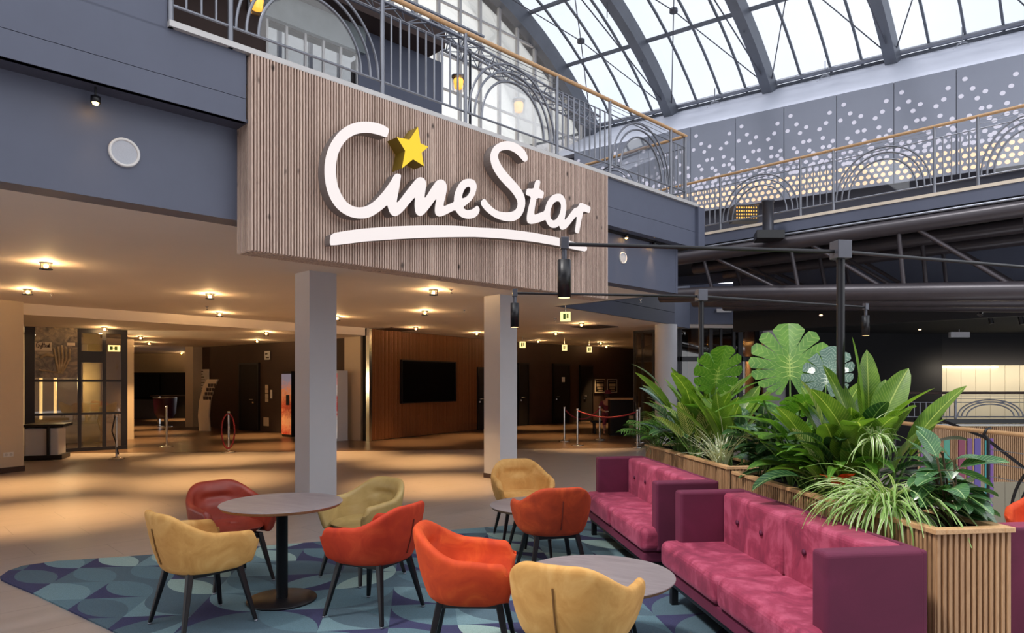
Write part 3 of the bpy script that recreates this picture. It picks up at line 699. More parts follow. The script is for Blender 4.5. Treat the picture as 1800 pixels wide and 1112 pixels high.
# visible posts: 1264?,1405,1463,1641,1718 ; arches between 1264-1405, 1463-1641, 1718-...
bt_+= [bt_[-1]+1.25,bt_[-1]+2.]; bk+=['a','b']
rail('bridge_railing',lambda t,z:BR(t,z,.05),'grey arched railing with oak handrail along the opposite bridge',[(k,bt_[i],bt_[i+1]) for i,k in enumerate(bk)],5.62,ZG+.02)
T0,T1=-6.5,7.5
q=lambda w0,w1:[tuple(BR(T0,0,w0)[:2]),tuple(BR(T1,0,w0)[:2]),tuple(BR(T1,0,w1)[:2]),tuple(BR(T0,0,w1)[:2])]
struct(MB().prism(q(0,3.2),ZG-.03,ZG+.02).build('trim_7',M['creamtrim']),'cream edge of the opposite bridge')
struct(MB().prism(q(.02,3.1),ZG-.22,ZG-.03).build('bridge_deck',M['grey']),'slate grey bridge deck')
struct(MB().prism(q(.3,3.1),ZG-.3,ZG-.22).build('bridge_underside',M['dark']))
o=MB().tube([BR(-.8,ZG-.27,.0),BR(T1,ZG-.27,.0)],.022,8).build('conduit_pipe',M['steel']); tag(o,'thin pale conduit pipe under the bridge edge','pipe')
def truss(w,zoff,label,zl0=3.36,zl1=2.95):
    r=empty('pipe_truss',BR(0,3.,w)); tag(r,label,'truss','pipe trusses under the bridge')
    up=lambda t:BR(t,4.14+zoff,w)
    T0=-.9
    MB().tube([up(T0),up(T1)],.125,20).build('upper_chord',M['pipe'],r)
    ta,tb_=tb(1250),tb(1800)
    def lo(t): 
        s=(t-ta)/(tb_-ta); z=zl0+(zl1-zl0)*s if s>0 else zl0+.32*s*s*2.-.0+(-s)*.15
        return BR(t,z+zoff,w)
    MB().tube([lo(T0+ (T1-T0)*i/40) for i in range(41)],.145,20).build('lower_chord',M['pipe'],r)
    for x0,x1 in ((1233,1252),(1242,1382),(1386,1403),(1412,1563),(1577,1588),(1598,1793),(1800,1815),(1835,2000)):
        t0,t1=tb(x0),tb(x1)
        if t1<T1: MB().tube([up(t0),lo(t1)],.035,10).build('brace',M['pipe'],r)
truss(.05,0,'nearest brown black pipe truss under the opposite bridge')
truss(1.35,0,'middle brown black pipe truss under the opposite bridge')
truss(2.7,.02,'rearmost brown black pipe truss under the opposite bridge')
# bracket and stub pipe
bp=AT(1350,405,12.15); br=empty('pipe_support',bp); tag(br,'vertical grey pipe stub on a black bracket in front of the bridge','pipe')
MB().lathe([(.095,-.12),(.095,.5),(.11,.5),(.11,.54),(.0,.54)],bp,24).build('stub_pipe',M['darksteel'],br)
MB().prism([(bp.x-.25,bp.y-.15),(bp.x+.24,bp.y-.15),(bp.x+.3,bp.y+.3),(bp.x-.15,bp.y+.3)],bp.z-.16,bp.z-.02).build('bracket',M['black'],br)
# bulkhead and black soffit behind the trusses
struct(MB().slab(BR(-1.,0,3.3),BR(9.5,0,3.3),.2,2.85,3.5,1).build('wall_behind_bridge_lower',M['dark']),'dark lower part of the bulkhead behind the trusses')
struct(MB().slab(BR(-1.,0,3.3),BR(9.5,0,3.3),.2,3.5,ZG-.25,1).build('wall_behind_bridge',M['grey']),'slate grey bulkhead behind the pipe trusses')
sp=[(6.2,15.8),(12.9,9.2),(24,9.),(24,24),(8.9,21),(7.4,19.)]
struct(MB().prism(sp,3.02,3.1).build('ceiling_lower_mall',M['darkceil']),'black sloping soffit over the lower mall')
# ================= perforated panels and upper wall =================
def PW(px,off=0.):                                              # point on the perforated wall line
    D=14.*(1571.7+812)/(px+812); return Vector(((px-900)*D/FP,D))
w0=PW(1571.7); w1=PW(1681.7); wd=(w1-w0).normalized(); wn=Vector((wd.y,-wd.x))
if wn.dot(w0)>0: wn=-wn
pitch=(w1-w0).length; PZ1=H+(670-144.4)*w0.y/FP; PZ0=H+(670-322)*w0.y/FP
pts=[(850,552),(885,597),(942,611),(906,644),(832,634),(1075,532),(1055,588),(1018,622),(925,692),(960,685),(1037,670),(1093,686),(870,727),(888,748),(960,738),(1037,720),(1074,715),(990,780),(1030,795),(850,805),(905,825),(940,800),(1100,740),(1080,770),(1056,797),(830,840),(965,820),(1000,840),(870,855)]
dots=[]
for x,y in pts:
    top=683-.224*x; bot=1108.5-.13*x; dots.append(((x-812)/303,(y-top)/(bot-top)))
hexd=[]
rw=.058
for j in range(9):
    v=1-.045-j*rw*.98
    for i in range(8):
        u=(i+.5+(.0 if j%2 else .5))/8.0
        if u>.99: continue
        pr=1. if j<5 else (.62,.42,.3,.2)[j-5]
        random.seed(j*31+i)
        if random.random()<pr: hexd.append((u,v))
for i in range(-7,4):
    s0=(1571.7,)
    base=w0+wd*(pitch*i); e=base+wd*(pitch-.012)
    px=900+FP*((base+e)/2).x/((base+e)/2).y
    r=empty('perforated_panel',V3((base+e)/2,PZ0)); tag(r,'slate perforated panel, %s'%('number %d'%1 if False else ('seen only through the gallery railing, '+('third','second','nearest')[i+7]+' to the gallery corner' if i<-4 else ('first','second','third','fourth','fifth','sixth','seventh','eighth')[i+4]+' to the right of the gallery corner')),'panel','perforated panels on the upper wall')
    MB().prism([tuple(x) for x in (base,e,e-wn*.03,base-wn*.03)],PZ0,PZ1).build('sheet',M['panel'],r)
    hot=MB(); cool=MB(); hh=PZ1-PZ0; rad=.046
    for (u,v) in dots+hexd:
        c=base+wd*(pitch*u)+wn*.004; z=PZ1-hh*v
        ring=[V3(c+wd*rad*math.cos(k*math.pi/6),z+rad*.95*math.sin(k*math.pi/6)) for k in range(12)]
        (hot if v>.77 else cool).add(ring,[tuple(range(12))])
    hot.build('warm_glow_discs',M['dotwarm'],r); cool.build('pale_glow_discs',M['dotcool'],r)  # emissive discs in place of holes; light from behind is put into them
# plinth/dark gap below panels & wall above
L0=w0+wd*pitch*-9; L1=w0+wd*pitch*6
struct(MB().slab(L0-wn*.35,L1-wn*.35,.3,ZG-.5,PZ1+.1,1 if True else -1).build('wall_upper',M['greydark']),'dark wall behind the perforated panels')
EZ=9.18
def EP(px): D=16.*2386/(px+811); return Vector(((px-900)*D/FP,D))
e0=EP(1047); e3=EP(1575); qd=(e3-e0).normalized(); qn=Vector((qd.y,-qd.x)); 
if qn.dot(e0)>0: qn=-qn
Ew=[e0-qd*3.,e3+qd*9.]
# the lilac wall leans from the panel tops back to the eave
m=MB(); a=L0-wn*.05; b=L1-wn*.05
m.add([V3(a,PZ1),V3(b,PZ1),V3(Ew[1],EZ),V3(Ew[0],EZ),V3(a-wn*.3,PZ1),V3(b-wn*.3,PZ1),V3(Ew[1]-qn*.3,EZ),V3(Ew[0]-qn*.3,EZ)],[(0,1,2,3),(7,6,5,4),(3,2,6,7),(1,0,4,5),(0,3,7,4),(2,1,5,6)])
struct(m.build('wall_eaves',M['lilac']),'pale lilac wall under the glass vault')
# ================= glass vault =================
RH,RR=7.,9.3; base_=math.sqrt(RR*RR-RH*RH)
def arc(s): return EZ+math.sqrt(RR*RR-(RH-s)**2)-base_
feet=[EP(1047),EP(1187),EP(1360),EP(1575)]; feet+=[feet[-1]+qd*2.75,feet[-1]+qd*5.5,feet[-1]+qd*8.3]
def RB(foot,s,dz=0.): return V3(foot-U*s,arc(s)+dz)
NS=28
for i,ft in enumerate(feet):
    m=MB(); pr=[]
    for k in range(NS+1):
        s=14*k/NS; p=RB(ft,s); s2=min(14,s+.01); tg=(RB(ft,min(13.999,s+.01))-RB(ft,min(13.989,s))).normalized(); up=Vector((tg.z*U.x,tg.z*U.y,0)); 
        nrm_=Vector((U.x*tg.z,U.y*tg.z,math.sqrt(max(0,1-tg.z**2)))).normalized()
        side=V3(V,0)*(.125 if i else .22); h=nrm_*(-.42 if i else -.5)
        pr.append([p-side,p+side,p+side+h,p-side+h])
    m.grid(pr,closed=True,smooth=False); m.add(pr[0],[(0,1,2,3)]); m.add(pr[-1],[(3,2,1,0)])
    nm=('gable arch rib at the far end','first main rib after the gable arch','second main rib after the gable arch','third main rib after the gable arch','fourth main rib','fifth main rib','sixth main rib')[i]
    tag(m.build('vault_rib',M['roofsteel']),'grey steel arch of the glass roof, '+nm,'roof rib','ribs of the glass vault')
gz=empty('roof_glazing',V3(feet[2],EZ)); tag(gz,'glass vault roof glazing with grey glazing bars','glass roof')
bars=MB(); gl=MB()
for i in range(len(feet)-1):
    A,B=feet[i],feet[i+1]
    for j in range(4):
        f_=A.lerp(B,j/4)
        if j: bars.tube([RB(f_,14*k/NS,.03) for k in range(NS+1)],.035,4,smooth=False)
    gl.grid([[RB(A,14*k/NS,.07) for k in range(NS+1)],[RB(B,14*k/NS,.07) for k in range(NS+1)]])
    for s in [1.55*k+.02 for k in range(1,9)]: bars.tube([RB(A,s,-.02),RB(B,s,-.02)],.055,4,smooth=False)
bars.build('glazing_bars',M['roofsteel'],gz); gl.build('glass_panes',M['roofglass'],gz)
m=MB(); m.tube([V3(feet[0]+qn*.12-qd*.5,EZ+.1),V3(feet[-1]+qn*.12,EZ+.1)],.06,8); o=m.build('eaves_tube',M['steel']); tag(o,'long grey tube running along the foot of the glass vault','tube')
struct(MB().prism([tuple(x) for x in (Ew[0]+qn*.05,Ew[1]+qn*.05,Ew[1]-qn*.3,Ew[0]-qn*.3)],EZ-.02,EZ+.05).build('trim_8',M['roofsteel']),'dark gutter line at the eaves')
# tie rods
tr=empty('tie_rods',V3(feet[1],EZ)); tag(tr,'thin steel tie rods crossing under the glass vault','tie rods')
m=MB()
hub=[]
for i in (1,2,3):
    for (s0,s1) in ((.3,4.6),(4.6,9.5)):
        m.tube([RB(feet[i],s0,-.35),RB(feet[i],s1,-1.1 if s1<6 else -1.3)],.016,6)
    for s in (1.6,3.1,4.6): m.tube([RB(feet[i],s,-.1),RB(feet[i],s,-.35-.75*(s-.3)/4.3)],.010,5)
for i in range(4):
    A,B=feet[i],feet[i+1]; c=RB(A.lerp(B,.5),2.4,-.45); hub.append(c)
    for (f_,s) in ((A,.2),(B,.2),(A,4.6),(B,4.6)): m.tube([RB(f_,s,-.25),c],.014,6)
m.build('rods',M['darksteel'],tr)
for c in hub: MB().lathe([(0,-.04),(.1,-.04),(.1,.04),(0,.04)],c,16).build('hub_plate',M['darksteel'],tr)
for i,px in enumerate((1262,1454,1692)):
    p=V3(EP(px)+qn*.25,EZ-.12); r=empty('eaves_spotlight',p); tag(r,'clear round eaves spotlight with hanging cable, %s along the roof foot'%('leftmost','middle','rightmost')[i],'spotlight','eaves spotlights')
    MB().lathe([(0,.0),(.11,.02),(.14,.08),(.1,.16),(.03,.18)],p-Vector((0,0,.12)),16).build('lamp_glass',M['glass'],r)
    MB().tube([p+Vector((.1,0,-.1)),p+Vector((.05,0,-.28)),p+Vector((-.12,0,-.3)),p+Vector((-.2,0,-.1))],.01,5).build('cable',M['darksteel'],r); MB().tube([p+Vector((0,0,.05)),p+Vector((0,0,.4))],.012,6).build('hanger',M['steel'],r)
# gable glazing
gb=empty('gable_window',V3(feet[0]-U*7,EZ)); tag(gb,'arched gable window of tall panes at the far end of the vault','window')
m=MB(); g=MB()
pl=[]
for k in range(0,29):
    s=14*k/28; pl.append(s)
for k in range(1,21):
    s=14*k/21.; 
    if k%1==0 and arc(s)-EZ>.15: m.box((feet[0]-U*s).to_3d()+Vector((0,0,(7.6+arc(s))/2)),(.07,.08,arc(s)-7.6),fr=fr)
for z in (7.62,8.7,EZ+.35,EZ+1.6): 
    if z<EZ: s0,s1=0.1,13.9
    else:
        dzz=RR*RR-(z-EZ+base_)**2; w_=math.sqrt(max(0,dzz)); s0,s1=RH-w_,RH+w_
    m.tube([V3(feet[0]-U*s0,z),V3(feet[0]-U*s1,z)],.035,4,smooth=False)
m.build('mullions',M['trim'],gb)
g.add([V3(feet[0]-U*s+V*.02,arc(s)) for s in pl]+[V3(feet[0]-U*s+V*.02,7.6) for s in reversed(pl)],[tuple(range(2*len(pl)))]); g.build('glass_pane',M['gableglass'],gb,solid=.01)
struct(MB().slab(feet[0]+U*.3,feet[0]-U*15,.2,ZG-.1,7.6,-1).build('wall_gable',M['greydark']),'dark wall below the gable window')
# ================= gallery back wall, windows, bulkheads =================
GW=lambda t,z,w=4.:F(t,w,z)
t0,t1,t2=-6.,tpx(469,4),tpx(628,4); t3=tpx(775,4)
m=MB(); m.slab(GW(t0,0),GW(t1,0),.2,ZG,8.3); m.slab(GW(t2,0),GW(t3,0),.2,ZG,7.0); m.slab(GW(t1,0),GW(t2,0),.2,ZG,5.7); m.slab(GW(t1,0),GW(t2,0),.2,7.08,8.3)
struct(m.build('wall_gallery',M['darkwall']),'dark brown back wall of the gallery')
struct(MB().slab(GW(t2,0,3.97),GW(t3,0,3.97),.04,6.0,7.5).build('wall_gallery_panel',M['grey']),'slate grey panel wall of the gallery')
struct(MB().slab(GW(t0,0,3.5),GW(t3-.3,0,3.5),.5,7.5,7.85).build('trim_9',M['darkwall']),'dark brown bulkhead over the gallery wall')
struct(MB().slab(GW(t1-.3,0,3.9),GW(t2+.1,0,3.9),.09,7.08,7.6).build('trim_10',simple('grey_green_bulkhead','#8d9698',.6)),'grey green bulkhead above the gallery windows')
wf=empty('window_1',GW(t1,5.7)); struct(wf,'bluish gallery window band')
m=MB()
for i in range(6): 
    t=t1+(t2-t1)*i/5; m.box(GW(t,6.4),(.035,.04,1.4),fr=fr)
m.build('window_frame',M['trim'],wf); MB().slab(GW(t1,0,4.05),GW(t2,0,4.05),.01,5.7,7.08).build('window_pane',M['roofglass'],wf)
struct(MB().prism([tuple(GW(t0,0,1.5)[:2]),tuple(GW(t1-.4,0,1.5)[:2]),tuple(GW(t1-.4,0,4.)[:2]),tuple(GW(t0,0,4.)[:2])],8.0,8.15).build('ceiling_gallery',M['greydark']),'gallery ceiling at the far left')
# lattice trusses above the gallery
def lattice(A,B,h,w,n,label):
    r=empty('lattice_truss',A); tag(r,label,'truss','aluminium lattice trusses above the gallery')
    d=(B-A); dn=d.normalized(); sdv=dn.cross(Vector((0,0,1))).normalized()*w; up=Vector((0,0,h))
    c=[lambda s,o=o:A+d*s+o for o in (Vector((0,0,0)),sdv,up,sdv+up)]
    m=MB()
    for f_ in c: m.tube([f_(0),f_(1)],.025,6)
    m.build('chords',M['steel'],r); m=MB()
    for i in range(n):
        a,b=i/n,(i+1)/n
        for (p,q_) in ((0,2),(1,3),(2,3),(0,1)): m.tube([c[p](a),c[q_](b)] if i%2 else [c[q_](a),c[p](b)],.011,5)
    m.build('lacing',M['steel'],r)
lattice(F(-1.,3.0,7.3),F(5.2,3.0,7.3),.18,.3,22,'aluminium lattice truss running above the gallery wall')
lattice(AT(738,66,12.),AT(1040,228,16.5),.25,.25,26,'aluminium lattice truss slanting away below the gable window')
lattice(F(5.5,3.4,6.0),F(5.5,3.4,7.6),.01,.3,10,'upright lattice truss at the end of the gallery wall')
lattice(F(-2.5,1.6,6.6),F(-.9,2.6,6.75),.3,.3,6,'short black and silver lattice truss near the left end of the gallery')
# gallery lanterns; the third stands in for a reflection in the arch glass
for i,(px,py,D) in enumerate(((452,6,8.4),(806,147,10.6),(912,188,11.2))):
    p=AT(px,py,D); r=empty('glass_lantern',p); tag(r,('amber glass lantern at the top left behind the railing','amber glass lantern hanging between the railing arches','lantern shape standing for the amber reflection in the railing arch glass')[i],'lantern','amber lanterns on the gallery')
    k=.7 if i==0 else 1.
    MB().lathe([(.0,-.075),(.06,-.075),(.078,.04),(.07,.07),(.0,.07)],p,20).build('amber_shade',M['amber'],r)
    MB().lathe([(.1,-.1),(.11,.1)],p,20).build('glass_cylinder',M['glass'],r)
    MB().tube([p+Vector((0,0,.07)),p+Vector((0,0,.45)) if i==1 else p+Vector((0,0,.3))],.008,6).build('cord',M['black'],r); MB().lathe([(.0,.1),(.11,.1),(.11,.12),(0,.12)],p,20).build('cap',M['steel'],r)

# ================= facade lamps, speakers, pendants =================
fn=Matrix(((U.x,0,-V.x),(U.y,0,-V.y),(0,1,0)))
for i,px in enumerate((218.5,1095)):
    py=(268,453)[i]; t=tpx(px,.28); P=O+U*t+V*.28; c=F(t,.285,H+(HOR-py)*P.y/FP)
    rd=(.115,.085)[i]; r=empty('wall_speaker',c); tag(r,('round white speaker grille on the facade left of the timber box','round white speaker grille on the facade right of the timber box')[i],'speaker','round facade speakers')
    MB().lathe([(rd*.82,0.0),(rd*.82,.012),(rd*.86,.02),(rd,.02),(rd*1.02,.0)],c,36,fn).build('rim',M['white'],r); MB().lathe([(0,.012),(rd*.83,.01)],c,36,fn).build('grille',simple('speaker_mesh','#b9bcc4',.6,0,.15,300.),r)
def cylspot(px,py,w,label,ztop,name='facade_downlight',h=.07,bulb=True,power=9.,group='downlights under the gallery edge'):
    t=tpx(px,w); P=O+U*t+V*w; z=H+(HOR-py)*P.y/FP; p=F(t,w,z)
    r=empty(name,p); tag(r,label,'downlight',group)
    MB().lathe([(0,h),(.035,h),(.035,.0),(.028,.0),(.028,.02),(0,.02)],p,20).build('housing',M['black'],r)
    MB().tube([p+Vector((0,0,h)),Vector((p.x,p.y,ztop))],.008,6).build('stem',M['black'],r); MB().lathe([(0,-.016),(.018,-.012),(.024,.006),(0,.008)],p,16).build('bulb',M['bulb'],r)
    if power:
        l=bpy.data.lights.new('spot','SPOT'); l.energy=power; l.color=(1,.62,.28); l.spot_size=R(60); l.spot_blend=.9; l.shadow_soft_size=.03
        o=bpy.data.objects.new('spot_light',l); COL.objects.link(o); o.parent=r; o.location=(0,0,-.03)
cylspot(168,181,.16,'tiny bright amber downlight under the left fascia',3.95,power=3.,h=.05)
cylspot(1101,418,.22,'small black downlight under the fascia just right of the timber box',3.85)
cylspot(1150,432,.22,'small black downlight under the fascia near its right end',3.85)

# ================= ceiling spots =================
def cspot(px,py,z,where,en=9.):
    p=C2(px,py-2,z); r=empty('ceiling_spot',(p.x,p.y,z)); tag(r,'warm ring ceiling spot, '+where,'ceiling light','warm ring spots on the foyer ceiling')
    c=Vector((p.x,p.y,z))
    MB().lathe([(0,0),(.072,0),(.072,-.012),(.0,-.012)],c,20).build('upper_ring',M['darksteel'],r)
    m=MB().lathe([(.072,-.078),(.072,-.09),(.05,-.09),(.05,-.078),(.072,-.078)],c,20)
    for k in range(3): an=k*2.094; m.tube([c+Vector((.06*math.cos(an),.06*math.sin(an),-.01)),c+Vector((.06*math.cos(an),.06*math.sin(an),-.082))],.004,5)
    m.build('lower_ring',M['darksteel'],r)
    MB().lathe([(0,-.02),(.02,-.025),(.026,-.05),(.018,-.07),(0,-.075)],c,12).build('bulb',M['bulb'],r)
    l=bpy.data.lights.new('bulb','POINT'); l.energy=en*LAMP*.85; l.color=(1,.62,.27); l.shadow_soft_size=.028
    o=bpy.data.objects.new('bulb_light',l); COL.objects.link(o); o.parent=r; o.location=(0,0,-.05)
    l=bpy.data.lights.new('beam','SPOT'); l.energy=en*LAMP*4.6; l.color=(1,.60,.25); l.spot_size=R(62); l.spot_blend=1.; l.shadow_soft_size=.04
    o=bpy.data.objects.new('beam_light',l); COL.objects.link(o); o.parent=r; o.location=(0,0,-.1)
CL=[(81,463,'nearest one at the left'),(49,510,'just above the cream pier'),(369,518,'nearer of the pair left of the near column'),(386,551,'farther of the pair left of the near column'),(593,558,'half hidden by the near square column'),(762,511,'nearest one between the square columns'),(747,548,'second one between the square columns'),(731,577,'third one, closest to the brown slat wall'),(838,586,'just left of the farther square column'),(1022,570,'nearest one right of the farther column'),(977,586,'second one right of the farther column'),(946,600,'beside the farther column, low'),(1056,603,'above the posters, nearer one'),(1066,609.5,'above the posters, farther one')]
CL+=[(1243,605,'seen through the right shopfront, left'),(1305,603,'seen through the right shopfront, right')]
CLO=[(184,577,'in front of the glazed entrance'),(247,593,'right of the glazed entrance, nearest'),(262,603,'right of the glazed entrance, second'),(227,609.5,'touching the frame of the glazed entrance'),(468,585,'nearer one before the dark rear wall'),(452,599,'farther one before the dark rear wall'),(299,627,'left one in the rear left room'),(319,621,'right one in the rear left room')]
for px,py,wh in CL: cspot(px,py,ZC,wh,12. if py<560 else 9.)
for px,py,wh in CLO: cspot(px,py,2.9,wh,11.)
for i,(px,py,wh) in enumerate(((90,520,'near the cream pier'),(364,542,'below the pair of spots'),(793,512,'right of the nearest spot between the columns'),(816,548,'left of the farther square column'),(1126,529,'above the grey bulkhead tip'),(976,563,'beside the large exit sign'))):
    p=C2(px,py-4,ZC); r=empty('sprinkler_head',(p.x,p.y,ZC)); tag(r,'tiny ceiling sprinkler head '+wh,'sprinkler','ceiling sprinklers')
    MB().lathe([(0,0),(.035,0),(.035,-.01),(.012,-.015),(.012,-.06),(.03,-.065),(0,-.07)],(p.x,p.y,ZC),12).build('nozzle',M['chrome'],r)
p=C2(1060,500+275/3.706-2,ZC)
for i,(px,py) in enumerate(((1045,573.5),(698,578))):
    p=C2(px,py,ZC); o=MB().box((p.x,p.y,ZC-.01),(.9,.9,.02),R(44)).build('air_vent',M['darkwall']); tag(o,'flat dark air vent in the ceiling, %s'%('right of the farther column','near the brown slat wall')[i],'air vent','ceiling air vents')
c=AT(1308,377,14.4); r=empty('display_cabinet',c-Vector((0,0,.15))); tag(r,'dark cabinet with rows of tiny amber lights behind the bridge railing','cabinet')
MB().box(c,(.52,.3,.34)).build('cabinet_body',M['black'],r)
m=MB()
for i in range(9):
    for j in range(4): m.box(c+Vector((-.2+.05*i,-.152,-.1+.07*j)),(.022,.006,.03))
m.build('amber_lights',M['amber'],r)
o=MB().box((5.72,18.42,3.56),(.4,.04,.09)).build('wall_plate',M['white']); tag(o,'small white plate on the grey wall above the right shopfront','plate')
# track spots over the lower mall
for i,(px,py,az,el) in enumerate(((1556,548,.2,.5),(1626,552,-1.2,.9),(1735,540,-1.,.7),(1738,552,.1,.2),(1791,552,.0,.1))):
    D=(15.5,14.,12.6,14.5,13.8)[i]; p=AT(px,py-6,D); r=empty('track_spot',p); tag(r,'track spotlight under the black soffit, %s'%('leftmost','second from left, tilted','chrome and tilted, nearest','behind the chrome one','rightmost, upright')[i],'spotlight','track spotlights under the black soffit')
    d=Vector((math.sin(el)*math.cos(az) * (1 if i!=0 else 1),0,-math.cos(el))); d=Vector((-math.sin(el),-.2,-math.cos(el))) if i in(1,2) else Vector((.15*math.cos(az),-.1,-1)); d.normalize()
    MB().tube([p,p+d*.28],.045,14).build('lamp_head',M['chrome' if i==2 else 'black'],r)
    MB().tube([p,Vector((p.x,p.y,3.03))],.012,6).build('stem',M['black'],r); MB().box((p.x,p.y,3.01),(.3,.04,.02)).build('track_adapter',M['black'],r)
for i,(px,py) in enumerate(((1443,553),(1451,561),(1617,578.5))):
    p=C2(px,py,3.02); o=MB().lathe([(0,3.0),(.03,3.0),(.03,3.02),(0,3.02)],(p.x,p.y,0),12).build('recessed_light',emis('small_warm_light%d'%i,'#ffd3a0',5.)); tag(o,'tiny warm recessed light in the black soffit, %s'%('upper of the pair by the pole','lower of the pair by the pole','lone one at the right')[i],'recessed light','recessed lights in the black soffit')
p=AT(1686,588,18.); o=MB().box(p,(.5,.1,.14)).tube([p,Vector((p.x,p.y,3.02))],.01,5).build('hanging_sign',M['column']); tag(o,'small pale box hanging from the black soffit','sign')

# ================= lower mall to the right =================
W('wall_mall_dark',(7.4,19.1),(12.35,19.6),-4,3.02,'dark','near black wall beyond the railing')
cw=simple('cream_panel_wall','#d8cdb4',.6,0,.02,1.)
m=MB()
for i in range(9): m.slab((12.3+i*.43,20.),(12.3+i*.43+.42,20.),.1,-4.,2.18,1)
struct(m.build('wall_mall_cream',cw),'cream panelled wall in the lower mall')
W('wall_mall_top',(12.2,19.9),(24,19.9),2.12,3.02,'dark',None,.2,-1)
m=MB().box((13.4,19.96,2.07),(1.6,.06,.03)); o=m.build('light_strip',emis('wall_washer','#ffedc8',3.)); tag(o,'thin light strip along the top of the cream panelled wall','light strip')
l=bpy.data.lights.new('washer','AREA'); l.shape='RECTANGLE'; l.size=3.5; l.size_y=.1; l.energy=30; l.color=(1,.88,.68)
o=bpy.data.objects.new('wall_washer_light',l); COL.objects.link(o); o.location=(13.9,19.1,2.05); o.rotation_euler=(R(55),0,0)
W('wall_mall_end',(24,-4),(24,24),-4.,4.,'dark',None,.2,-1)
# far slatted balcony front with ledge and railing
Y=13.6; sl=empty('slatted_balcony',(9.5,Y,-.4)); tag(sl,'brown slatted balcony front beyond the railing','balcony front')
m=MB()
for i in range(80): m.box((8.1+i*.04,Y,.2),(.024,.03,1.1))
m.build('slats',M['planterslat'],sl); MB().box((9.7,Y+.05,.2),(3.3,.04,1.1)).build('backing',M['slatback'],sl)
MB().box((9.8,Y-.02,.79),(3.5,.2,.03)).build('white_ledge',M['trim'],sl); MB().box((9.8,Y,.86),(3.5,.15,.08)).build('black_ledge',M['black'],sl)
rail('balcony_railing',lambda t,z:Vector((t,Y+.1,z)),'thin black railing with an arch on top of the slatted balcony front',[('b',7.6,8.9),('a',8.9,10.3),('b',10.3,11.2)],1.42,.8,'darkwall',glassy=False,group='far balcony railings')
for i,(px,w,c) in enumerate(((1622,9,'#7d4a8c'),(1646,10,'#3f9a4a'),(1664,12,'#4a9a80'),(1690,14,'#8a3450'),(1704,10,'#7a4a86'),(1718,13,'#5f4a98'),(1735,9,'#2f9fa0'),(1743,7,'#7a4a9a'))):
    t=NT('iridescent_film%d'%i); t.set(Base_Color=tuple(v*.6 for v in rgb(c)[:3])+(1,),Roughness=.2,Metallic=.3,Emission_Color=rgb(c),Emission_Strength=.0)
    X=(px-900)*11.6/FP; o=MB().box((X,11.6,.18),(w*.8*11.6/FP,.02,1.0)).box((X,11.6,-.9),(.02,.02,1.)).build('coloured_fin',t.m); tag(o,'%s iridescent upright fin beyond the railing'%('pink violet','bright green','sea green','crimson','dull purple','blue violet','dark teal','narrow magenta')[i],'fin','iridescent fins by the stairs')
# near railing along the void
na=Vector((5.58,10.6)); nb_=Vector((5.86,4.2)); ndv=(nb_-na).normalized(); nL=(nb_-na).length
NP=lambda t,z:V3(na+ndv*t,z)
r=empty('void_railing',NP(0,0)); tag(r,'dark arched railing with a pale oak handrail along the void at the right','railing')
MB().tube([NP(0,1.05),NP(nL,1.05)],.028,12).build('handrail',M['handrail'],r)
for t in (.6,2.45,4.6): MB().tube([NP(t,.0),NP(t,.96),NP(t,1.0)+Vector((-.05,0,.02)),NP(t,1.08)+Vector((-.02,0,0)),NP(t,1.09)+Vector((.03,0,0))],.018,8).build('post',M['black'],r)
m=MB()
for z in (.84,.68,.52): m.tube([NP(2.45,z),NP(nL,z)],.005,5)
m.build('cables',M['steel'],r)
m=MB()
for rr in (.95,.82,.68): m.tube([NP(3.7+rr*.95*math.cos(th),.1+rr*.85*math.sin(th)) for th in [math.pi*q/24 for q in range(25)]],.016,6)
m.build('arches',M['black'],r)
o=MB().tube([AT(1640,732,11.),AT(1730,768,10.),AT(1800,822,9.2)],.022,8).build('stair_handrail',M['black']); tag(o,'black sloping stair handrail beyond the oak railing','handrail')
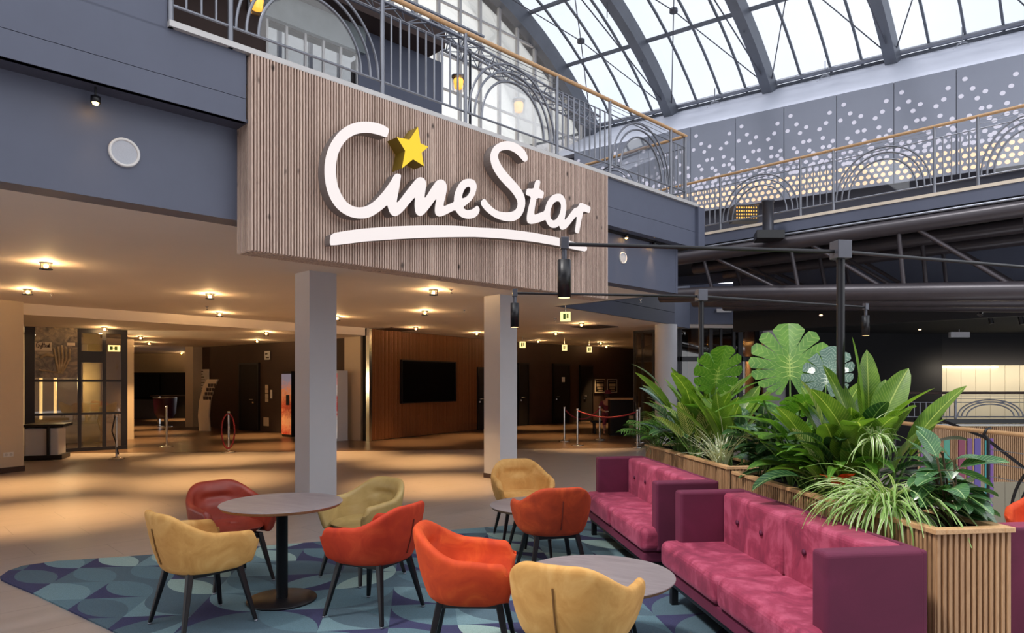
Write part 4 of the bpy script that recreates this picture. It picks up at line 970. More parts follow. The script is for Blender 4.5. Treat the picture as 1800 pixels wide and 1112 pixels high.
# ================= upholstered tub chair =================
def smooth(x,a,b):
    t=max(0.,min(1.,(x-a)/(b-a))); return t*t*(3-2*t)
def uplan(s):
    """plan outline of the shell: s in -1..1, 0 = middle of the back, +-1 = arm fronts. Chair faces +y."""
    a=abs(s)
    if a<.62:
        th=a/.62*math.pi/2; n=2.25
        x=.315*abs(math.sin(th))**(2/n); y=-.30*abs(math.cos(th))**(2/n)
    else:
        k=(a-.62)/.38; x=.315-.015*k*k; y=.235*k
    return (x if s>=0 else -x, y)
def rim(s):
    a=abs(s)
    return .80-.14*smooth(a,.13,.60)-.015*smooth(a,.6,.86)-.085*(1-math.sqrt(max(0,1-(max(0,a-.90)/.10)**2)))
def shell_mesh():
    N=57; m=MB(); rows=[]
    S=[]
    for i in range(N):
        S.append(-1+2*i/(N-1))
    def prof(s,capk=1.,adv=0.):
        x,y=uplan(s); h=rim(s); a=abs(s); th=.058*capk
        nrm=Vector((x*1.0,y*1.1 if a<.62 else 0.,0)).normalized() if a<.98 else Vector((1 if s>0 else -1,0,0))
        P=[]
        def at(z,off):
            # flare: tucked in at the bottom, wide at the top
            k=(z-.385)/(.80-.385); f=.76+.24*min(1.,(max(0,k)/.42))**.5 if k<.42 else 1.+.10*(k-.42)
            lean=-.05*max(0,k-.3)*(1-smooth(a,.3,.7))
            b=Vector((x*f,(y*f if y<0 else y*(.86+.14*min(1,k/.4)))+lean+adv,z))
            return b-nrm*off
        lift=0.
        lo_=.03*smooth(a,.8,1.); zs=[.385+lo_,.40+lo_,.43+lo_*.7,.48,.54,.58]; 
        top=[.58+(h-.03-.58)*q for q in (.33,.66,1.)]
        inset=.029-.029*capk
        for z in zs+top: P.append(at(z*(1) ,inset))
        P.append(at(h-.010,inset+th*.15)); P.append(at(h,inset+th*.5)); P.append(at(h-.010,inset+th*.85)); 
        for z in (h-.03,)+tuple(.47+(h-.03-.47)*q for q in (.92,.84,.76,.68,.60,.52,.44,.36,.2,0.)): 
            off=inset+th
            # tuck in the inner back
            if a<.34: 
                zt=.66; off+= .016*math.exp(-((z-zt+.07)/.06)**2)*(1-smooth(a,.18,.33)) + .012*math.exp(-((z-zt-.06)/.05)**2)*(1-smooth(a,.18,.33)) - .022*math.exp(-((z-zt)/.022)**2)*(1-smooth(a,.10,.22))
            P.append(at(z,off))
        P.append(at(.43,inset+th)); P.append(at(.40,inset+th*1.1))
        return P
    rows=[prof(S[0],.15,.018),prof(S[0],.6,.013)]+[prof(s) for s in S]+[prof(S[-1],.6,.013),prof(S[-1],.15,.018)]
    m.grid(rows,closed=True)
    n=len(rows[0]); m.add(rows[0],[tuple(range(n))],None,True); m.add(rows[-1],[tuple(reversed(range(n)))],None,True)
    return m
def seat_mesh():
    m=MB(); rows=[]
    prof=[(.0,.40),(.55,.40),(.68,.41),(.78,.43),(.86,.45),(.87,.468),(.78,.482),(.4,.488),(0,.489)]
    for f,z in prof:
        ring=[]
        for k in range(40):
            a=2*math.pi*k/40; c,s=math.cos(a),math.sin(a); n=3.2
            x=.275*abs(c)**(2/n)*(1 if c>0 else -1); y=.27*abs(s)**(2/n)*(1 if s>0 else -1)
            ring.append(Vector((x*f,y*f+.0,z-(.02*max(0,y/.27)**2 if z>.45 else 0))))
        rows.append(ring)
    return m.grid(rows,closed=True)
CH_SHELL=CH_SEAT=None
def chair(x,y,deg,mat,label,stitch,leather=False):
    global proto
    r=empty('tub_chair',(0,0,0)); tag(r,label,'chair','velvet tub chairs around the tables')
    if 'shell' not in MS:
        o=shell_mesh().build('shell',mat,r,sub=1); MS['shell']=o.data
        o2=seat_mesh().build('seat',mat,r,sub=1); MS['seat']=o2.data
        sm=MB(); pts=[]
        for z in (.45,.50,.55,.60,.65,.69):
            k=(z-.385)/.415; f=.76+.24*min(1.,(max(0,k)/.42))**.5 if k<.42 else 1.+.10*(k-.42)
            pts.append(Vector((0,-.30*f-.05*max(0,k-.3)-.003,z)))
        sm.tube(pts,.005,6)
        tk=MB(); P_=[]
        for i in range(13):
            s_=-.19+.38*i/12; x_,y_=uplan(s_); k=(.66-.385)/.415; f=1.+.10*(k-.42); nn_=Vector((x_,y_*1.1,0)).normalized()
            P_.append(Vector((x_*f,y_*f-.05*(k-.3),.66+.045*(abs(i-6)/6)**3))-nn_*(.044))
        tk.tube(P_,[.001]+[.0045]*11+[.001],6); o4=tk.build('back_tuck',stitch,r); MS['tuck']=o4.data
        o3=sm.build('back_seam',stitch,r); MS['seam']=o3.data
        for i,(sx,sy) in enumerate(((1,1),(-1,1),(1,-1),(-1,-1))):
            b=MB(); a0=Vector((sx*.165,sy*.165,.40)); a1=Vector((sx*.245,sy*.245,.012)); t1,t0=.0125,.021
            ex=Vector((1,0,0)); ey=Vector((0,1,0)); ring=lambda c,h:[c-ex*h-ey*h,c+ex*h-ey*h,c+ex*h+ey*h,c-ex*h+ey*h]
            b.hexa(ring(a1,t1),ring(a0,t0)); o=b.build('leg',M['blackwood'],r,bevel=.006); MS['leg%d'%i]=o.data
            g=MB().lathe([(0,0),(.011,0),(.011,.012),(0,.012)],(sx*.247,sy*.247,0),10).build('glide',M['steel'],o); MS['gl%d'%i]=g.data
        b=MB()
        for s in (1,-1): b.box((0,0,.375),(.44,.045,.035),R(45*s))
        for s in (1,-1): b.box((0,s*.165,.378),(.33,.022,.04)).box((s*.165,0,.378),(.022,.33,.04))
        o=b.build('leg_frame',M['blackwood'],r,bevel=.004); MS['frame']=o.data
    else:
        def mk(n,key,par,mt=None,sub=0,bev=0):
            me=MS[key].copy() if mt else MS[key]
            if mt: me.materials.clear(); me.materials.append(mt)
            o=bpy.data.objects.new(n,me); COL.objects.link(o); o.parent=par
            if sub: q_=o.modifiers.new('ss','SUBSURF'); q_.levels=1; q_.render_levels=1
            if bev: q_=o.modifiers.new('b','BEVEL'); q_.width=bev; q_.segments=2
            return o
        mk('shell','shell',r,mat,1); mk('seat','seat',r,mat,1); mk('back_seam','seam',r,stitch); mk('back_tuck','tuck',r,stitch)
        for i in range(4): l=mk('leg','leg%d'%i,r,None,0,.006); mk('glide','gl%d'%i,l)
        mk('leg_frame','frame',r,None,0,.004)
    r.location=(x,y,.012); r.rotation_euler=(0,0,R(deg-90))
    return r
MS={}
Ye=velvet('ochre_velvet','#c08a45','#d3a05a','#e0b26f',.35,6.); Ol=velvet('olive_gold_leather','#a58a52','#b6995e','#c7ab70',.1,4.,rough=.45)
Or=velvet('orange_velvet','#b8350e','#cc4514','#e06024',.4,6.); Re=velvet('rust_red_leather','#7e2a1c','#913423','#a84632',.08,4.,rough=.4)
Rd=velvet('orange_red_velvet','#a8280c','#ba3411','#cc4820',.4,6.); Ru=velvet('burnt_orange_velvet','#95300f','#b23d14','#cf5522',.4,6.)
dkO=simple('dark_orange_seam','#6a210c',.8); dkY=simple('dark_ochre_seam','#7a5426',.8)
chair(-2.10,4.64,50,Ye,'ochre velvet tub chair at the lower left, its back to the camera',dkY)
chair(-2.31,5.60,-42,Re,'rust red leather tub chair behind the pedestal table, facing the camera',dkO)
chair(-1.26,5.76,234,Ol,'olive gold leather tub chair just right behind the pedestal table',dkY)
chair(-.975,4.85,154,Rd,'orange red velvet tub chair right of the pedestal table, showing its side',dkO)
chair(.33,5.72,103,Ru,'burnt orange velvet tub chair with its back to the camera, left of the rear sofa',dkO)
chair(.10,7.15,-78,Ye,'ochre velvet tub chair farthest back, facing the camera beside the square column',dkY)
chair(-.235,4.02,-2,Or,'bright orange velvet tub chair in the centre foreground with open right side',dkO)
chair(.32,3.43,66,Ye,'ochre velvet tub chair nearest the camera, in front of the large round table',dkY)
chair(4.30,5.35,215,Or,'orange tub chair at the right edge beyond the planter',dkO)

# ================= tables =================
t=NT('grey_oak_laminate'); co=t.coord(rot=.5); x,y,z=t.sep(co); n=t.noise(t.comb(t.math('MULTIPLY',x,.15),y),16.,6,.6,.8)
t.set(Base_Color=t.ramp(n,[(.3,rgb('#7d7376')),(.7,rgb('#93898b'))]),Roughness=.42); M['top']=t.m
M['topedge']=woodm('plywood_edge','#a8764f','#c69468',False,.5,1.)
def top(r,c,rad,z,th=.026):
    MB().lathe([(0,z-th),(rad-.02,z-th),(rad-.004,z-.006),(rad-.001,z-.004)],(c[0],c[1],0),64).build('table_edge',M['topedge'],r)
    MB().lathe([(rad-.001,z-.004),(rad-.003,z),(0,z)],(c[0],c[1],0),64,smooth=False).build('tabletop',M['top'],r)
c=(-1.725,5.12); r=empty('pedestal_table',(c[0],c[1],.012)); tag(r,'tall round grey pedestal table with a black disc foot at the left','table')
top(r,c,.445,.745); MB().lathe([(.25,.012),(.255,.02),(.25,.028),(.06,.034)],(c[0],c[1],0),48).build('foot_plate',M['black'],r); MB().lathe([(.042,.03),(.042,.70),(.16,.705),(.16,.718)],(c[0],c[1],0),24).build('column',M['black'],r)
def lowtable(c,rad,z,label,rot=0.):
    r=empty('lounge_table',(c[0],c[1],.012)); tag(r,label,'table','low round lounge tables')
    top(r,c,rad,z)
    for k in range(4):
        an=rot+k*math.pi/2; a1=Vector((c[0]+rad*.72*math.cos(an),c[1]+rad*.72*math.sin(an),.012)); a0=Vector((c[0]+rad*.42*math.cos(an),c[1]+rad*.42*math.sin(an),z-.03))
        MB().tube([a1,a0],[.012,.02],10).build('leg',M['blackwood'],r)
    MB().box((c[0],c[1],z-.045),(.5*rad*2,.05,.03),rot).box((c[0],c[1],z-.045),(.05,.5*rad*2,.03),rot).build('cross_bar',M['blackwood'],r)
lowtable((.245,6.38),.455,.50,'low round grey table farther back between two tub chairs',.35)
lowtable((.515,4.08),.455,.50,'large low round grey table in the foreground beside the front sofa',.6)

# ================= sofas =================
t=NT('magenta_velvet'); co=t.coord(); n=t.noise(co,4.2,5,.62,1.4); n2=t.noise(t.coord(scale=(1,1,.4)),9.,3,.6,.5)
f=t.math('ADD',t.math('MULTIPLY',n,.65),t.math('MULTIPLY',n2,.35))
t.set(Base_Color=t.ramp(f,[(.40,rgb('#802743')),(.5,rgb('#983350')),(.6,rgb('#b24e6a'))]),Roughness=.75,Sheen_Weight=.5,Sheen_Roughness=.35); t.b.inputs['Sheen Tint'].default_value=rgb('#e08aa8'); t.bump(t.noise(co,240,2),.1,.002); M['sofa']=t.m
M['sofashade']=velvet('magenta_velvet_shaded','#561432','#5f1837','#6b1e40',.3,2.,rgb('#c86a90'))  # darker copy of the velvet: shade on the nap painted into the colour
M['sofadark']=simple('plum_piping','#5a1238',.7)
frp_=Matrix(((RD.x,PD.x,0),(RD.y,PD.y,0),(0,0,1)))
def rbox(m,a0,a1,b0,b1,z0,z1,org):
    c=org+RD*((a0+a1)/2)+PD*((b0+b1)/2); m.box((c.x,c.y,(z0+z1)/2),(a1-a0,b1-b0,z1-z0),fr=frp_); return m
def sofa(org,L,label,flip=False,D=.64,rd=None):
    """org = floor point of the near left corner; a runs right (depth of the sofa), b runs back along its length"""
    global frp_
    org=Vector(org); r=empty('sofa',(org.x,org.y,.012)); tag(r,label,'sofa','magenta velvet sofas')
    S=M['sofa']
    rbox(MB(),.05,D-.02,.06,L-.06,.155,.185,org).build('plinth',M['black'],r,bevel=.004)
    rbox(MB(),.03,D,.03,L-.03,.185,.275,org).build('base',M['sofashade'],r,bevel=.02,seg=3)
    h=L/2
    for i in range(2):
        b0=.0 if i==0 else h+.001; b1=h-.001 if i==0 else L
        rbox(MB(),-.0,D-.14,b0+.002,b1-.002,.275,.47,org).build('seat_cushion',S,r,bevel=.055,seg=5)
        m=MB(); 
        na_,nb2=14,18; P=[]
        bb0=b0+(.125 if i==0 else 0); bb1=b1-(.125 if i==1 else 0)
        rbox(m,D-.20,D,bb0+.001,bb1-.001,.44,.835,org); bc=m.build('back_cushion',S,r,bevel=.035,seg=4)
        k=MB()
        for bf in (.3,.7):
            for zz in ((.66,) ):
                c=org+RD*(D-.202)+PD*(bb0+(bb1-bb0)*bf); k.lathe([(0,.0),(.016,.002),(.02,.008),(.0,.012)],(c.x,c.y,zz),14,Matrix(((0,0,RD.x),(0,1,RD.y),(-1,0,0))).transposed() if False else Matrix(((PD.x,0,-RD.x),(PD.y,0,-RD.y),(0,1,0))))
        k.build('tuft_button',M['sofadark'],bc)
    for b0,b1 in ((0,.125),(L-.125,L)):
        rbox(MB(),.12,D,b0,b1,.28,.84,org).build('armrest',M['sofashade'],r,bevel=.022,seg=4)
    rbox(MB(),D-.03,D+.01,.0,L,.25,.84,org).build('back_panel',M['sofashade'],r,bevel=.015,seg=3)
    for a_ in (.08,D-.1):
        for b_2 in (.09,L-.09): rbox(MB(),a_-.025,a_+.025,b_2-.025,b_2+.025,.012,.16,org).build('leg',M['black'],r,bevel=.003)
    return r
sofa((1.355,3.19),1.93,'magenta velvet sofa in the foreground, nearest the camera')
sofa((1.04,5.46),1.93,'magenta velvet sofa farther back, behind the first')
# sofa beyond the planter: only its back shows
old=(RD.copy(),PD.copy()); 
fr0=frp_
RD,PD=-PD.copy(),old[0].copy(); frp_=Matrix(((RD.x,PD.x,0),(RD.y,PD.y,0),(0,0,1)))
oo=Vector((2.70,3.62))-RD*.78
frp_=Matrix(((RD.x,PD.x,0),(RD.y,PD.y,0),(0,0,1)))
sofa(oo,1.9,'magenta velvet sofa at the right edge beyond the planter, seen from behind')
RD,PD=old; frp_=fr0

# ================= planters =================
def planter(org,L,label,Wd=.43,Ht=.90):
    org=Vector(org); r=empty('slatted_planter',(org.x,org.y,.0)); tag(r,label,'planter','timber slatted planters behind the sofas')
    m=MB(); e=.02
    rbox(m,.02,.035,.02,L-.02,.012,Ht-.03,org); rbox(m,Wd-.035,Wd-.02,.02,L-.02,.012,Ht-.03,org); rbox(m,.02,Wd-.02,.02,.035,.012,Ht-.03,org); rbox(m,.02,Wd-.02,L-.035,L-.02,.012,Ht-.03,org)
    m.build('inner_box',M['slatback'],r)
    m=MB(); n=int(L/.031)
    for i in range(n):
        b=L*(i+.5)/n
        for a0,a1 in ((0,.02),(Wd-.02,Wd)): rbox(m,a0,a1,b-.0088,b+.0088,.015,Ht-.026,org)
    n=int(Wd/.031)
    for i in range(n):
        a_=Wd*(i+.5)/n
        for b0,b1 in ((0,.02),(L-.02,L)): rbox(m,a_-.0088,a_+.0088,b0,b1,.015,Ht-.026,org)
    m.build('slats',M['planterslat'],r)
    m=MB(); k=.05
    rbox(m,-.012,k,-.012,L+.012,Ht-.026,Ht,org); rbox(m,Wd-k,Wd+.012,-.012,L+.012,Ht-.026,Ht,org); rbox(m,k,Wd-k,-.012,k,Ht-.026,Ht,org); rbox(m,k,Wd-k,L-k,L+.012,Ht-.026,Ht,org)
    m.build('rim',M['planterrim'],r,bevel=.003)
    m=MB(); P=[[V3(org+RD*(.035+(Wd-.07)*j/8)+PD*(.035+(L-.07)*i/40),Ht-.06+random.uniform(-.012,.012)) for j in range(9)] for i in range(41)]
    m.grid(P); o=m.build('soil',M['soil'],r); o['kind']='stuff'
    return r
P2=Vector((2.15,3.46)); P1=Vector((1.90,6.02))
planter(P2,2.27,'timber slatted planter nearer the camera, behind the front sofa')
planter(P1,2.22,'timber slatted planter farther back, behind the rear sofa')

# ================= leaves =================
def leafmat(name,c1,c2,vein,edge=None,stripes=0,trans=.35,rough=.35,pale=0.):
    t=NT(name); u=t.new('ShaderNodeUVMap'); x,y,z=t.sep(u.outputs[0])
    ax=t.math('ABSOLUTE',t.math('SUBTRACT',x,.5)); co=t.coord(); n=t.noise(co,8.,3)
    c=t.ramp(n,[(.3,rgb(c1)),(.7,rgb(c2))])
    if stripes:
        s=t.math('SINE',t.math('MULTIPLY',t.math('SUBTRACT',y,t.math('MULTIPLY',ax,.35)),stripes))
        c=t.mix(t.math('MULTIPLY',t.math('GREATER_THAN',s,.35 if pale else .86),.75 if pale else .35),c,rgb(vein))
    if edge: c=t.mix(t.math('GREATER_THAN',ax,.27),c,rgb(edge))
    c=t.mix(t.math('LESS_THAN',ax,.022),c,rgb(vein))
    t.set(Base_Color=c,Roughness=rough,Coat_Weight=.15)
    tr=t.new('ShaderNodeBsdfTranslucent'); t.link(t.mix(.0,t.mix(1.,c,(1.05,1.12,.5,1),'MULTIPLY'),c),tr.inputs[0])
    mx=t.new('ShaderNodeMixShader'); mx.inputs[0].default_value=trans; t.link(t.b.outputs[0],mx.inputs[1]); t.link(tr.outputs[0],mx.inputs[2]); t.link(mx.outputs[0],t.out.inputs[0])
    return t.m
LM={'strel':leafmat('broad_leaf_green','#4a7222','#769a38','#b9ca6c',stripes=150,trans=.45),'mon':leafmat('monstera_green','#447826','#6c9e36','#aac468',stripes=40),
 'dark':leafmat('dark_glossy_leaf','#1f3f25','#2f5a30','#8fae70',stripes=60,trans=.2,rough=.28),'palm':leafmat('palm_green','#3f6d29','#5d8d38','#8fb35a'),
 'cala':leafmat('calathea_leaf','#4b7a2c','#7ea644','#dfe6a0',stripes=90,pale=1.),'spider':leafmat('white_edged_blade','#86b058','#a2c676','#9cc070',edge='#f4f5dc',trans=.3),
 'grass':leafmat('pale_grass','#b9c2a0','#dfe2c8','#eef0dc',trans=.25),'phil':leafmat('philodendron_green','#3f7426','#6b9e36','#9dbf5e',stripes=70),
 'rub':leafmat('ficus_leaf','#2f5636','#4b7d49','#a9c58a',stripes=70,trans=.22,rough=.25),'redf':leafmat('red_spathe','#d8361f','#ee5a34','#f08a60',trans=.3),
 'silver':leafmat('silvery_leaf','#3f6054','#5f8072','#c9d6c8',stripes=46,trans=.3,rough=.6)}
M['stem']=simple('green_stem','#5d7f36',.6,0,.2,30.); M['brownstem']=simple('brown_stem','#54452b',.7,0,.2,30.)
def wlance(v): return math.sin(math.pi*min(1,v**.78))**.6
def wobl(v): return (math.sin(math.pi*v**.72))**.6 if 0<v<1 else 0
def wstrap(v): return min(1,v*8)**.5*(1-v**2.2)
def blade(m,base,az,el,L,Wd,droop,wf=wlance,fold=.25,n=10,roll=0.,wave=0.):
    p=Vector(base); e=el; ds=L/n; rows=[]; uvs=[]
    for i in range(n+1):
        v=i/n; d=Vector((math.cos(e)*math.cos(az),math.cos(e)*math.sin(az),math.sin(e)))
        side=Vector((-math.sin(az),math.cos(az),0)); upv=side.cross(d)*-1; upv=d.cross(side)
        upv=-upv if upv.z<0 else upv
        sr=side*math.cos(roll)+upv*math.sin(roll); un=upv*math.cos(roll)-side*math.sin(roll)
        w=max(.002,Wd/2*wf(min(.999,max(.001,v))))
        row=[];ur=[]
        for j in range(-2,3):
            k=j/2; row.append(p+sr*w*k+un*(abs(k)*w*fold+wave*math.sin(v*9+j)*w)); ur.append((.5+.5*k*min(1,w/(Wd/2)+.15),v))
        rows.append(row); uvs.append(ur); p=p+d*ds; e-=droop*ds/L
    m.grid(rows,uvs); return p
def petiole(sm,base,az,el,L,droop,r=.006,n=6):
    p=Vector(base); e=el; P=[p]
    for i in range(n):
        d=Vector((math.cos(e)*math.cos(az),math.cos(e)*math.sin(az),math.sin(e))); p=p+d*(L/n); P.append(p); e-=droop/n
    sm.tube(P,[r*(1.3-.6*i/n) for i in range(n+1)],5); return p,e
def monstera(m,base,az,el,L,Wd,droop,cuts=7,roll=0.):
    """heart shaped blade fanned out from its stalk, the margin cut into fingers"""
    base=Vector(base); hz=Vector((math.cos(az),math.sin(az),0)); side=Vector((-math.sin(az),math.cos(az),0))
    d=hz*math.cos(el)+Vector((0,0,math.sin(el))); u=d.cross(side); u=-u if (u.z<0 or (abs(u.z)<.2 and u.dot(hz)>0)) else u
    sd=side*math.cos(roll)+u*math.sin(roll); un=u*math.cos(roll)-side*math.sin(roll)
    def P(x,y):                                                 # x sideways, y along the midrib (metres)
        return base+sd*x+d*y-un*(droop*.45*(max(0,y)**2)/L+abs(x)**2*.55/Wd*.6)+un*abs(x)*.18
    def R_(th): return (.66+.34*math.cos(th))*(1.-.06*abs(math.sin(th)))       # th 0 = tip
    for s in (-1,1):
        n=cuts; span=math.pi*.86
        for i in range(n):
            a0=span*i/n; a1=span*(i+1)/n; rows=[];ur=[]
            for q in (0,.2,.5,.8,1.):
                th=a0+(a1-a0)*q; g=(q-.5)*2
                oy0=.30*L*max(0,1-th/span*1.3); row=[];u_=[]
                for k,sh in ((0,0.),(.3,0.),(.5,.05),(.75,.11),(.93,.14),(1.,.26)):
                    t2=a0+(a1-a0)*(.5+(q-.5)*(1-(sh if not(i==0 and q<.5) else 0)))
                    rr=R_(t2)*k*(1-.05*abs(g)*(k>.9)); X=math.sin(t2)*rr*Wd*.60; Y=math.cos(t2)*rr*L*.78+oy0*(1-k)
                    if t2<.25 and k>.9: Y+=L*.05*(1-t2/.25)
                    row.append(P(s*X,Y)); u_.append((.5+s*(.03+abs(q-.5)*.9 if k else .0),k))
                rows.append(row); ur.append(u_)
            m.grid(rows,ur)
def plant(name,base,label,cat,fm,build,sm='stem',group=None):
    r=empty(name,base); tag(r,label,cat,group)
    fo=MB(); st=MB(); build(fo,st,Vector(base)); fo.build('foliage',fm if not isinstance(fm,str) else LM[fm],r)
    if st.v: st.build('stems',M[sm],r)
    return r
def onp(org,a,b,z=.845): 
    p=org+RD*a+PD*b; return Vector((p.x,p.y,z))
rnd=random.uniform
def clump(nl,L,Wd,el,droop,wf,pl=(0,0),spread=.05,fold=.25,azr=(0,6.283),wave=0.,seed=0,pd=.3,rollr=.3):
    def f(fo,st,b):
        random.seed(seed)
        for i in range(nl):
            az=azr[0]+(azr[1]-azr[0])*(i+rnd(.1,.9))/nl; q=b+Vector((rnd(-spread,spread),rnd(-spread,spread),0))
            e=rnd(*el); LL=rnd(*L)
            if pl[1]>0: q,e=petiole(st,q,az,e,rnd(*pl),pd)
            blade(fo,q,az,e,LL,rnd(*Wd),rnd(*droop),wf,fold,roll=rnd(-rollr,rollr),wave=wave)
    return f
def fronds(nf,L,el,droop,pin,pw,seed=0,azr=(0,6.283)):
    def f(fo,st,b):
        random.seed(seed)
        for i in range(nf):
            az=azr[0]+(azr[1]-azr[0])*(i+rnd(.1,.9))/nl if False else azr[0]+(azr[1]-azr[0])*(i+rnd(.1,.9))/nf
            e=rnd(*el); LL=rnd(*L); p=b+Vector((rnd(-.03,.03),rnd(-.03,.03),0)); P=[p]; n=16; dr=rnd(*droop)
            for k in range(n):
                d=Vector((math.cos(e)*math.cos(az),math.cos(e)*math.sin(az),math.sin(e))); p=p+d*LL/n; P.append(p); e-=dr/n
                if k>4:
                    s_=math.sin(math.pi*(k-4)/(n-3))**.5
                    for sd in (-1,1): blade(fo,p,az+sd*1.0,e*.6+.1,pin*s_,pw,.9,wstrap,.2,4)
            st.tube(P,[.006-.004*k/n for k in range(n+1)],5)
    return f
def bush(nst,hgt,nl,L,Wd,seed,spread=.06,wf=wobl,lean=.35):
    """woody stems with leaves set all the way up"""
    def f(fo,st,b):
        random.seed(seed)
        for i in range(nst):
            az0_=rnd(0,6.28); h=rnd(*hgt); top_=b+Vector((math.cos(az0_)*lean*h*rnd(.3,1.),math.sin(az0_)*lean*h*rnd(.3,1.),h)); q0=b+Vector((rnd(-spread,spread),rnd(-spread,spread),0))
            st.tube([q0,q0.lerp(top_,.5)+Vector((rnd(-.02,.02),rnd(-.02,.02),0)),top_],.006,5)
            for k in range(nl):
                v=.2+.8*(k+.5)/nl; p=q0.lerp(top_,v); az=k*2.4+rnd(-.5,.5); e=rnd(.1,.9)+(.5 if v>.85 else 0)
                q_,e_=petiole(st,p,az,e,rnd(.03,.07),.2,.003,3); blade(fo,q_,az,e_-.1,rnd(*L),rnd(*Wd),rnd(.4,1.2),wf,.18,8,roll=rnd(-.5,.5))
    return f
# --- far planter ---
plant('parlour_palm',onp(P1,.10,2.05),'feathery green palm at the far end of the rear planter','plant','palm',fronds(18,(.38,.58),(.9,1.5),(.8,1.4),.17,.03,3))
plant('parlour_palm',onp(P1,.2,1.66),'feathery green palm low behind the far planter rim, second along','plant','palm',fronds(16,(.38,.58),(.9,1.5),(.8,1.3),.17,.03,5))
plant('bird_of_paradise',onp(P1,.25,1.22),'tall upright broad leaved plant left of the far lamp pole','plant','strel',clump(20,(.45,.7),(.15,.22),(1.15,1.52),(.2,.7),wlance,(.25,.62),seed=11,spread=.08))
def silverb(fo,st,b):
    for az,e,pl_,L_,w in ((2.9,1.35,.80,.40,.19),(2.3,1.2,.62,.38,.18),(3.6,1.15,.5,.36,.17),(2.7,.9,.38,.3,.16),(4.4,1.2,.4,.3,.15)):
        q_,e_=petiole(st,b,az,e,pl_,.3); blade(fo,q_,az,e_-.1,L_,w,.6,wobl,.15)
plant('silver_leaf_plant',onp(P1,.15,1.35),'silvery leaved plant leaning left in the far planter','plant','silver',silverb)
def mon1(fo,st,b):
    for az,e,pl_,L_,w,off in ((-1.5,1.5,.80,.54,.6,-.15),(-.2,1.35,.66,.38,.4,-.4),(-2.4,1.25,.52,.36,.38,-.5),(1.6,1.5,.9,.3,.3,.0),(-.9,1.1,.4,.34,.34,-.6)):
        q_,e_=petiole(st,b,az,e,pl_,.15,.008); monstera(fo,q_,az,e_+off+ (0 if az<0 else 0),L_,w,.7,6)
plant('monstera',onp(P1,.25,.88),'monstera with large round leaves right of the far lamp pole','plant','mon',mon1)
plant('bird_of_paradise',onp(P1,.22,.55),'narrower upright broad leaved plant at the near end of the far planter','plant','strel',clump(16,(.38,.6),(.11,.16),(1.15,1.5),(.2,.6),wlance,(.2,.5),seed=17,spread=.07))
plant('calathea',onp(P1,.12,.98),'striped calathea standing low in the middle of the far planter','plant','cala',clump(12,(.35,.5),(.13,.17),(1.0,1.45),(.3,.7),wlance,(.12,.35),seed=13))
plant('philodendron',onp(P1,.3,1.5),'dark leafy philodendron at the back of the far planter','plant','dark',clump(26,(.25,.35),(.1,.14),(.5,1.4),(.6,1.2),wlance,(.2,.6),seed=14,spread=.2))
plant('variegated_grass',onp(P1,.10,.36),'pale wiry variegated grass at the near corner of the far planter','plant','grass',clump(90,(.3,.55),(.010,.017),(.8,1.5),(.4,1.5),wstrap,(0,0),seed=19,spread=.05,fold=.1))
plant('rubber_plant',onp(P1,.30,.22),'dark glossy bushy plant in the near corner of the far planter','plant','dark',bush(6,(.3,.5),8,(.15,.22),(.08,.12),23))
plant('dwarf_fern',onp(P1,.04,2.12),'small pale weeping tuft at the far planter corner','plant','grass',clump(40,(.15,.28),(.008,.013),(.2,1.2),(1.2,2.2),wstrap,(0,0),seed=29,spread=.03))
# --- near planter ---
plant('rubber_plant',onp(P2,.2,2.05),'dark glossy bushy plant at the far corner of the near planter','plant','dark',bush(9,(.25,.5),9,(.15,.22),(.08,.12),31,.1))
def mon2(fo,st,b):
    for az,e,pl_,L_,w,dr,off,roll in ((1.25,1.5,.84,.60,.74,.25,-.1,.0),(-2.95,1.3,.70,.50,.34,.9,-1.05,.25),(-1.6,1.35,.62,.42,.42,1.0,-.5,0),(.4,1.3,.6,.36,.36,.8,-.7,0),(-2.3,1.15,.45,.38,.4,1.2,-.6,0),(2.6,1.2,.55,.34,.34,.9,-.7,0),(-.9,1.15,.5,.38,.38,1.1,-.6,0),(-1.9,1.0,.35,.34,.34,1.2,-.6,0)):
        q_,e_=petiole(st,b,az,e,pl_,.15,.009); monstera(fo,q_,az,e_+off,L_,w,dr,8,roll)
plant('monstera',onp(P2,.2,1.72),'large monstera with deeply cut leaves rising highest in the near planter','plant','mon',mon2)
def mon3(fo,st,b):
    for az,e,pl_,L_,w,off in ((.9,1.42,.80,.44,.46,-.1),(-.5,1.2,.6,.3,.3,-.5)):
        q_,e_=petiole(st,b,az,e,pl_,.15,.008); monstera(fo,q_,az,e_+off,L_,w,.5,7)
plant('silver_monstera',onp(P2,.3,1.5),'silvery sunlit cut leaf plant just left of the near lamp pole','plant','silver',mon3)
plant('philodendron',onp(P2,.2,1.45),'spreading philodendron with drooping leaves in front of the monstera','plant','phil',clump(34,(.26,.36),(.11,.15),(.8,1.45),(.6,1.3),wlance,(.15,.5),seed=37,spread=.08))
plant('parlour_palm',onp(P2,.17,1.10),'arching palm with long leaves low in the middle of the near planter','plant','phil',clump(28,(.28,.4),(.06,.10),(.9,1.45),(.8,1.6),wlance,(.12,.38),seed=41,spread=.06))
plant('philodendron',onp(P2,.3,1.15),'dark leafy philodendron filling the back of the near planter','plant','dark',clump(40,(.24,.36),(.1,.15),(.4,1.45),(.5,1.2),wlance,(.15,.6),seed=43,spread=.16))
